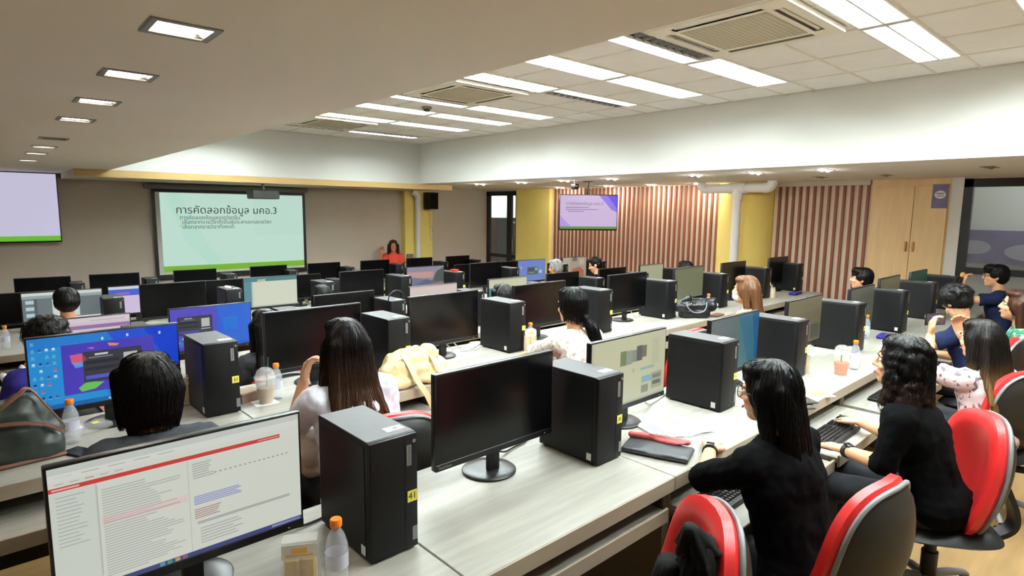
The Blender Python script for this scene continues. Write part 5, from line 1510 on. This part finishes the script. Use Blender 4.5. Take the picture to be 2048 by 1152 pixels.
# ---- jacket over the empty chair
t = thing('jacket', 'black jacket hung over the empty red chair', 'jacket', (1.43, .80, 0), .5)
def drape(top, bot, ra, rb, fl, seed, n=60, m=18):
    vs = []; rr = random.Random(seed); ph = [rr.uniform(0, 6.28) for _ in range(4)]
    for j in range(m):
        u = j / (m - 1)
        c = lerp(top, bot, u)
        for i in range(n):
            a = 2 * PI * i / n
            r = (ra + (rb - ra) * u ** .7) * (1 + .2 * u * math.sin(5 * a + ph[0] + u) + .12 * u * math.sin(9 * a + ph[1] - 2 * u) + .05 * math.sin(17 * a + ph[2] + 5 * u))
            vs.append((c.x + r * math.cos(a), c.y + r * fl * math.sin(a), c.z + .012 * math.sin(3 * a + ph[3]) * u))
    fs = [(j * n + i, j * n + (i + 1) % n, (j + 1) * n + (i + 1) % n, (j + 1) * n + i) for j in range(m - 1) for i in range(n)]
    return MB().add(vs, fs + [tuple(range(n - 1, -1, -1)), tuple((m - 1) * n + i for i in range(n))])
obj('jacket_body', drape(V(0, 0, .90), V(-.06, .04, .36), .05, .19, .75, 3), 'fabric_black', t, smooth=80)
obj('sleeve', drape(V(-.03, .08, .84), V(-.17, .17, .38), .04, .07, .8, 5, 40), 'fabric_black', t, smooth=80)
obj('sleeve', drape(V(.05, -.05, .86), V(.1, -.1, .45), .04, .065, .8, 6, 40), 'fabric_black', t, smooth=80)
obj('collar', drape(V(-.03, .03, .955), V(-.01, .01, .87), .016, .07, .8, 7, 40), 'fabric_black', t, smooth=80)
t = thing('cloth_bundle', 'beige cloth bundle on the lap of the woman in loose white blouse', 'cloth', (1.06, 2.56, .66))
queue_blob('bundle', [('e', (0, 0, .06), (.1, .08, .1)), ('e', (.03, .02, -.02), (.08, .07, .08))], .01, 4, 'cloth_cream', t, disp=folds(.015, 10, 14))

# ---- papers, pouches, phones
t = thing('notebook', 'open notebook with handwritten white pages before the woman with glasses', 'notebook', (2.46, 1.55, .751), -.35)
obj('page', MB().add([(-.155, -.11, .008), (-.08, -.11, .013), (0, -.11, .005), (0, .11, .005), (-.08, .11, .013), (-.155, .11, .008)], [(0, 1, 4, 5), (1, 2, 3, 4)]).box(-.155, 0, -.11, .11, 0, .004), 'paper', t, smooth=0)
obj('page', MB().add([(.155, -.11, .008), (.08, -.11, .013), (0, -.11, .005), (0, .11, .005), (.08, .11, .013), (.155, .11, .008)], [(0, 1, 4, 5), (1, 2, 3, 4)]).box(0, .155, -.11, .11, 0, .004), 'paper', t, smooth=0)
mb = MB(); rr = random.Random(4)
for s in (-1, 1):
    for i in range(13):
        y = .09 - .0145 * i
        x0, x1 = (-.145, -.145 + rr.uniform(.06, .12)) if s < 0 else (.015, .015 + rr.uniform(.06, .12))
        mb.add([(x0, y, .0142), (x1, y, .0142), (x1, y + .0045, .0142), (x0, y + .0045, .0142)], [(0, 1, 2, 3)])
obj('handwriting', mb, 'grey_ink', t, smooth=0)
t = thing('pencil_case', 'salmon red pencil case lying on a dark pouch', 'pencil case', (2.22, 1.47, .78), -1.15)
queue_blob('case_body', [('c', (-.13, 0, .008), (.02, .0, .008), .017, .02), ('c', (.02, 0, .008), (.12, .012, .006), .02, .015), ('e', (.04, 0, .006), (.08, .036, .014))], .007, 3, 'pouch_red', t, disp=folds(.004, 14, 3))
obj('zip', MB().strap([(-.05, -.008, .028), (.04, -.014, .029), (.12, -.006, .02)], .006, .002, (0, 1, 0)), 'silver_label', t)
t = thing('dark_pouch', 'dark grey padded pouch under the salmon pencil case', 'pouch', (2.16, 1.44, .75), -1.2)
queue_blob('pouch_body', [('b', (-.15, .15, -.08, .08, .002, .026), .012), ('e', (0, 0, .016), (.15, .085, .016))], .008, 3, 'pouch_grey', t, disp=folds(.004, 12, 6))
obj('zip', MB().strap([(-.14, -.085, .014), (0, -.088, .015), (.14, -.085, .014)], .006, .003, (0, 0, 1)), 'black_frame', t)
t = thing('magazine', 'yellow and purple printed leaflet on the desk edge', 'leaflet', (3.57, 1.37, .7505), -.5)
obj('cover', MB().box(-.11, .11, -.07, .07, 0, .003), 'mag_print', t, smooth=0)
obj('back_page', MB().box(-.1, .13, -.08, .06, -.0003, .0), 'paper', t, smooth=0)
for i, (x, y, rz) in enumerate(((3.40, 1.33, -.5), (3.32, 1.31, -.55))):
    t = thing('mobile_phone', ['dark blue phone in a case lying by the leaflet', 'dark phone half under the blue phone case'][i], 'phone', (x, y, .7505 + (.009 if i == 0 else 0)), rz)
    obj('phone_case', MB().rbox(-.04, .04, -.08, .08, 0, .009, .004, 2), 'pouch_grey', t)
    obj('phone_screen', MB().rbox(-.036, .036, -.076, .076, .0088, .0096, .0003, 1), 'screen_off', t)
t = thing('mobile_phone', 'black phone lying beside the grey-green leather bag', 'phone', (.255, 3.03, .7505), .5)
obj('phone_case', MB().rbox(-.038, .038, -.078, .078, 0, .009, .004, 2), 'black_plastic', t)
obj('phone_screen', MB().rbox(-.035, .035, -.075, .075, .0088, .0096, .0003, 1), 'screen_off', t)
t = thing('mobile_phone', 'phone with purple screen held up by the woman in floral blouse', 'phone', (4.50, .985, 1.145), -.5)
obj('phone_case', MB().rbox(-.078, .078, 0, .009, -.038, .038, .004, 2), 'black_plastic', t)
picture('phone_screen', [(0, 0, 1, 1, (60, 50, 70)), (.25, .15, .6, .85, (150, 90, 240)), (.65, .1, .95, .9, (90, 84, 84))], -.072, .072, -.034, .034, -.0005, t)
t = thing('pastry', 'small golden pastry in the hand of the young man with glasses', 'pastry', (7.86, 1.52, 1.165), .2)
queue_blob('crust', [('e', (0, 0, 0), (.05, .028, .026)), ('e', (.03, 0, .012), (.03, .024, .02))], .006, 3, 'pastry', t, disp=folds(.003, 30, 4))
t = thing('wallet', 'reddish brown wallet lying beside the black handbag', 'wallet', (5.6, 3.1, .75), .1)
obj('flap', MB().rbox(-.1, .1, -.045, .045, 0, .018, .006, 2), 'leather_brown', t)
obj('clasp', MB().ellip((.0, -.046, .01), (.006, .003, .006), n=8), 'chrome', t)
t = thing('zip_pouch', 'dark purple pouch at the end of the fifth row desks', 'pouch', (7.95, 3.3, .75), .1)
queue_blob('pouch_body', [('b', (-.14, .14, -.05, .05, .002, .03), .012)], .009, 3, 'cloth_purple', t, disp=folds(.004, 14, 6))
obj('zip', MB().strap([(-.12, -.03, .033), (0, -.032, .034), (.12, -.03, .033)], .006, .002, (0, 1, 0)), 'silver_label', t)
t = thing('zip_pouch', 'dark purple pouch beside the bottle near the curly-haired woman', 'pouch', (5.75, 1.62, .75), .1)
queue_blob('pouch_body', [('b', (-.1, .1, -.04, .04, .002, .03), .012)], .009, 3, 'cloth_purple', t, disp=folds(.004, 14, 6))
obj('zip', MB().strap([(-.08, -.02, .033), (0, -.022, .034), (.08, -.02, .033)], .006, .002, (0, 1, 0)), 'silver_label', t)
t = thing('plastic_carrier', 'crumpled white plastic carrier bag at the aisle end of the fourth row', 'plastic bag', (.10, 4.78, .56))
queue_blob('bag_body', [('e', (0, 0, .07), (.09, .08, .075)), ('c', (.02, 0, .12), (.04, 0, .22), .03, .015), ('c', (-.04, 0, .12), (-.06, .0, .19), .025, .012)], .009, 3, 'plastic_bag', t, disp=folds(.02, 14, 8))
t = thing('snack_pack', 'clear snack pack lying on the desk before the blue desktop monitor', 'snack', (.31, 3.33, .751), .3)
obj('tray', MB().rbox(-.09, .09, -.05, .05, 0, .03, .008, 2), 'film', t)
obj('sticker', MB().box(.02, .05, -.015, .015, .0302, .0306), 'yellow_label', t, smooth=0)

# ---- cables
def cable(pts, r, m, label):
    tag(obj('cable', MB().tube(pts, r, 8), m), label, 'cable', 'monitor and tower cables')
cable([(1.47, 1.79, .9), (1.56, 1.84, .8), (1.63, 1.86, .762), (1.7, 1.88, .757), (1.8, 1.9, .756)], .004, 'cable_black', 'black monitor cable behind the switched-off monitor next to tower 41')
cable([(.5, 1.78, .9), (.6, 1.86, .78), (.72, 1.84, .757), (.86, 1.86, .757)], .004, 'cable_black', 'black cable running from the email monitor to tower 41')
cable([(2.5, 1.78, .88), (2.62, 1.83, .775), (2.74, 1.86, .757), (2.9, 1.9, .76), (2.98, 1.92, .8), (2.99, 1.92, .86)], .006, 'cable_white', 'grey sleeved cable behind the web page monitor')
cable([(2.5, 3.47, .88), (2.62, 3.5, .77), (2.75, 3.52, .757), (2.85, 3.58, .757), (2.95, 3.62, .757)], .005, 'cable_white', 'white cable behind the monitor near the cream tote')
cable([(2.45, 3.48, .86), (2.58, 3.56, .77), (2.7, 3.6, .757), (2.8, 3.54, .757), (2.74, 3.46, .757), (2.62, 3.5, .757)], .004, 'cable_white', 'white looped cable behind the monitor near the cream tote')
cable([(4.75, 3.56, .86), (4.86, 3.6, .77), (4.95, 3.6, .757), (5.05, 3.62, .757)], .005, 'cable_white', 'white cable behind the monitor near the black handbag')
cable([(2.93 + .09 * math.cos(a), 4.93 + .0 * a, .938 + .005 + .09 * math.sin(a)) for a in [PI * i / 10 for i in range(11)]], .006, 'grey_plastic' if False else 'cable_black', 'dark cable loop arching over a tower in the fourth row')
t = thing('computer_mouse', 'white mouse lying on a tower in the third row', 'mouse', (1.95, 6.78, .9382), .4)
obj('mouse_body', MB().ellip((0, 0, .006), (.03, .05, .022), n=16), 'white_label', t)
obj('scroll_wheel', MB().ring((-.004, .025, .024), (.004, .025, .024), .007, .007, 10), 'grey_plastic', t)
t = thing('red_box', 'small red box lying on a tower in the third row', 'box', (5.0, 6.82, .9382), .2)
obj('carton', MB().rbox(-.04, .04, -.05, .05, 0, .025, .003, 1), 'red_vinyl', t, smooth=0)
obj('carton_lid', MB().rbox(-.041, .041, -.051, .051, .015, .027, .003, 1), 'red_vinyl', t, smooth=0)
flush_queue()
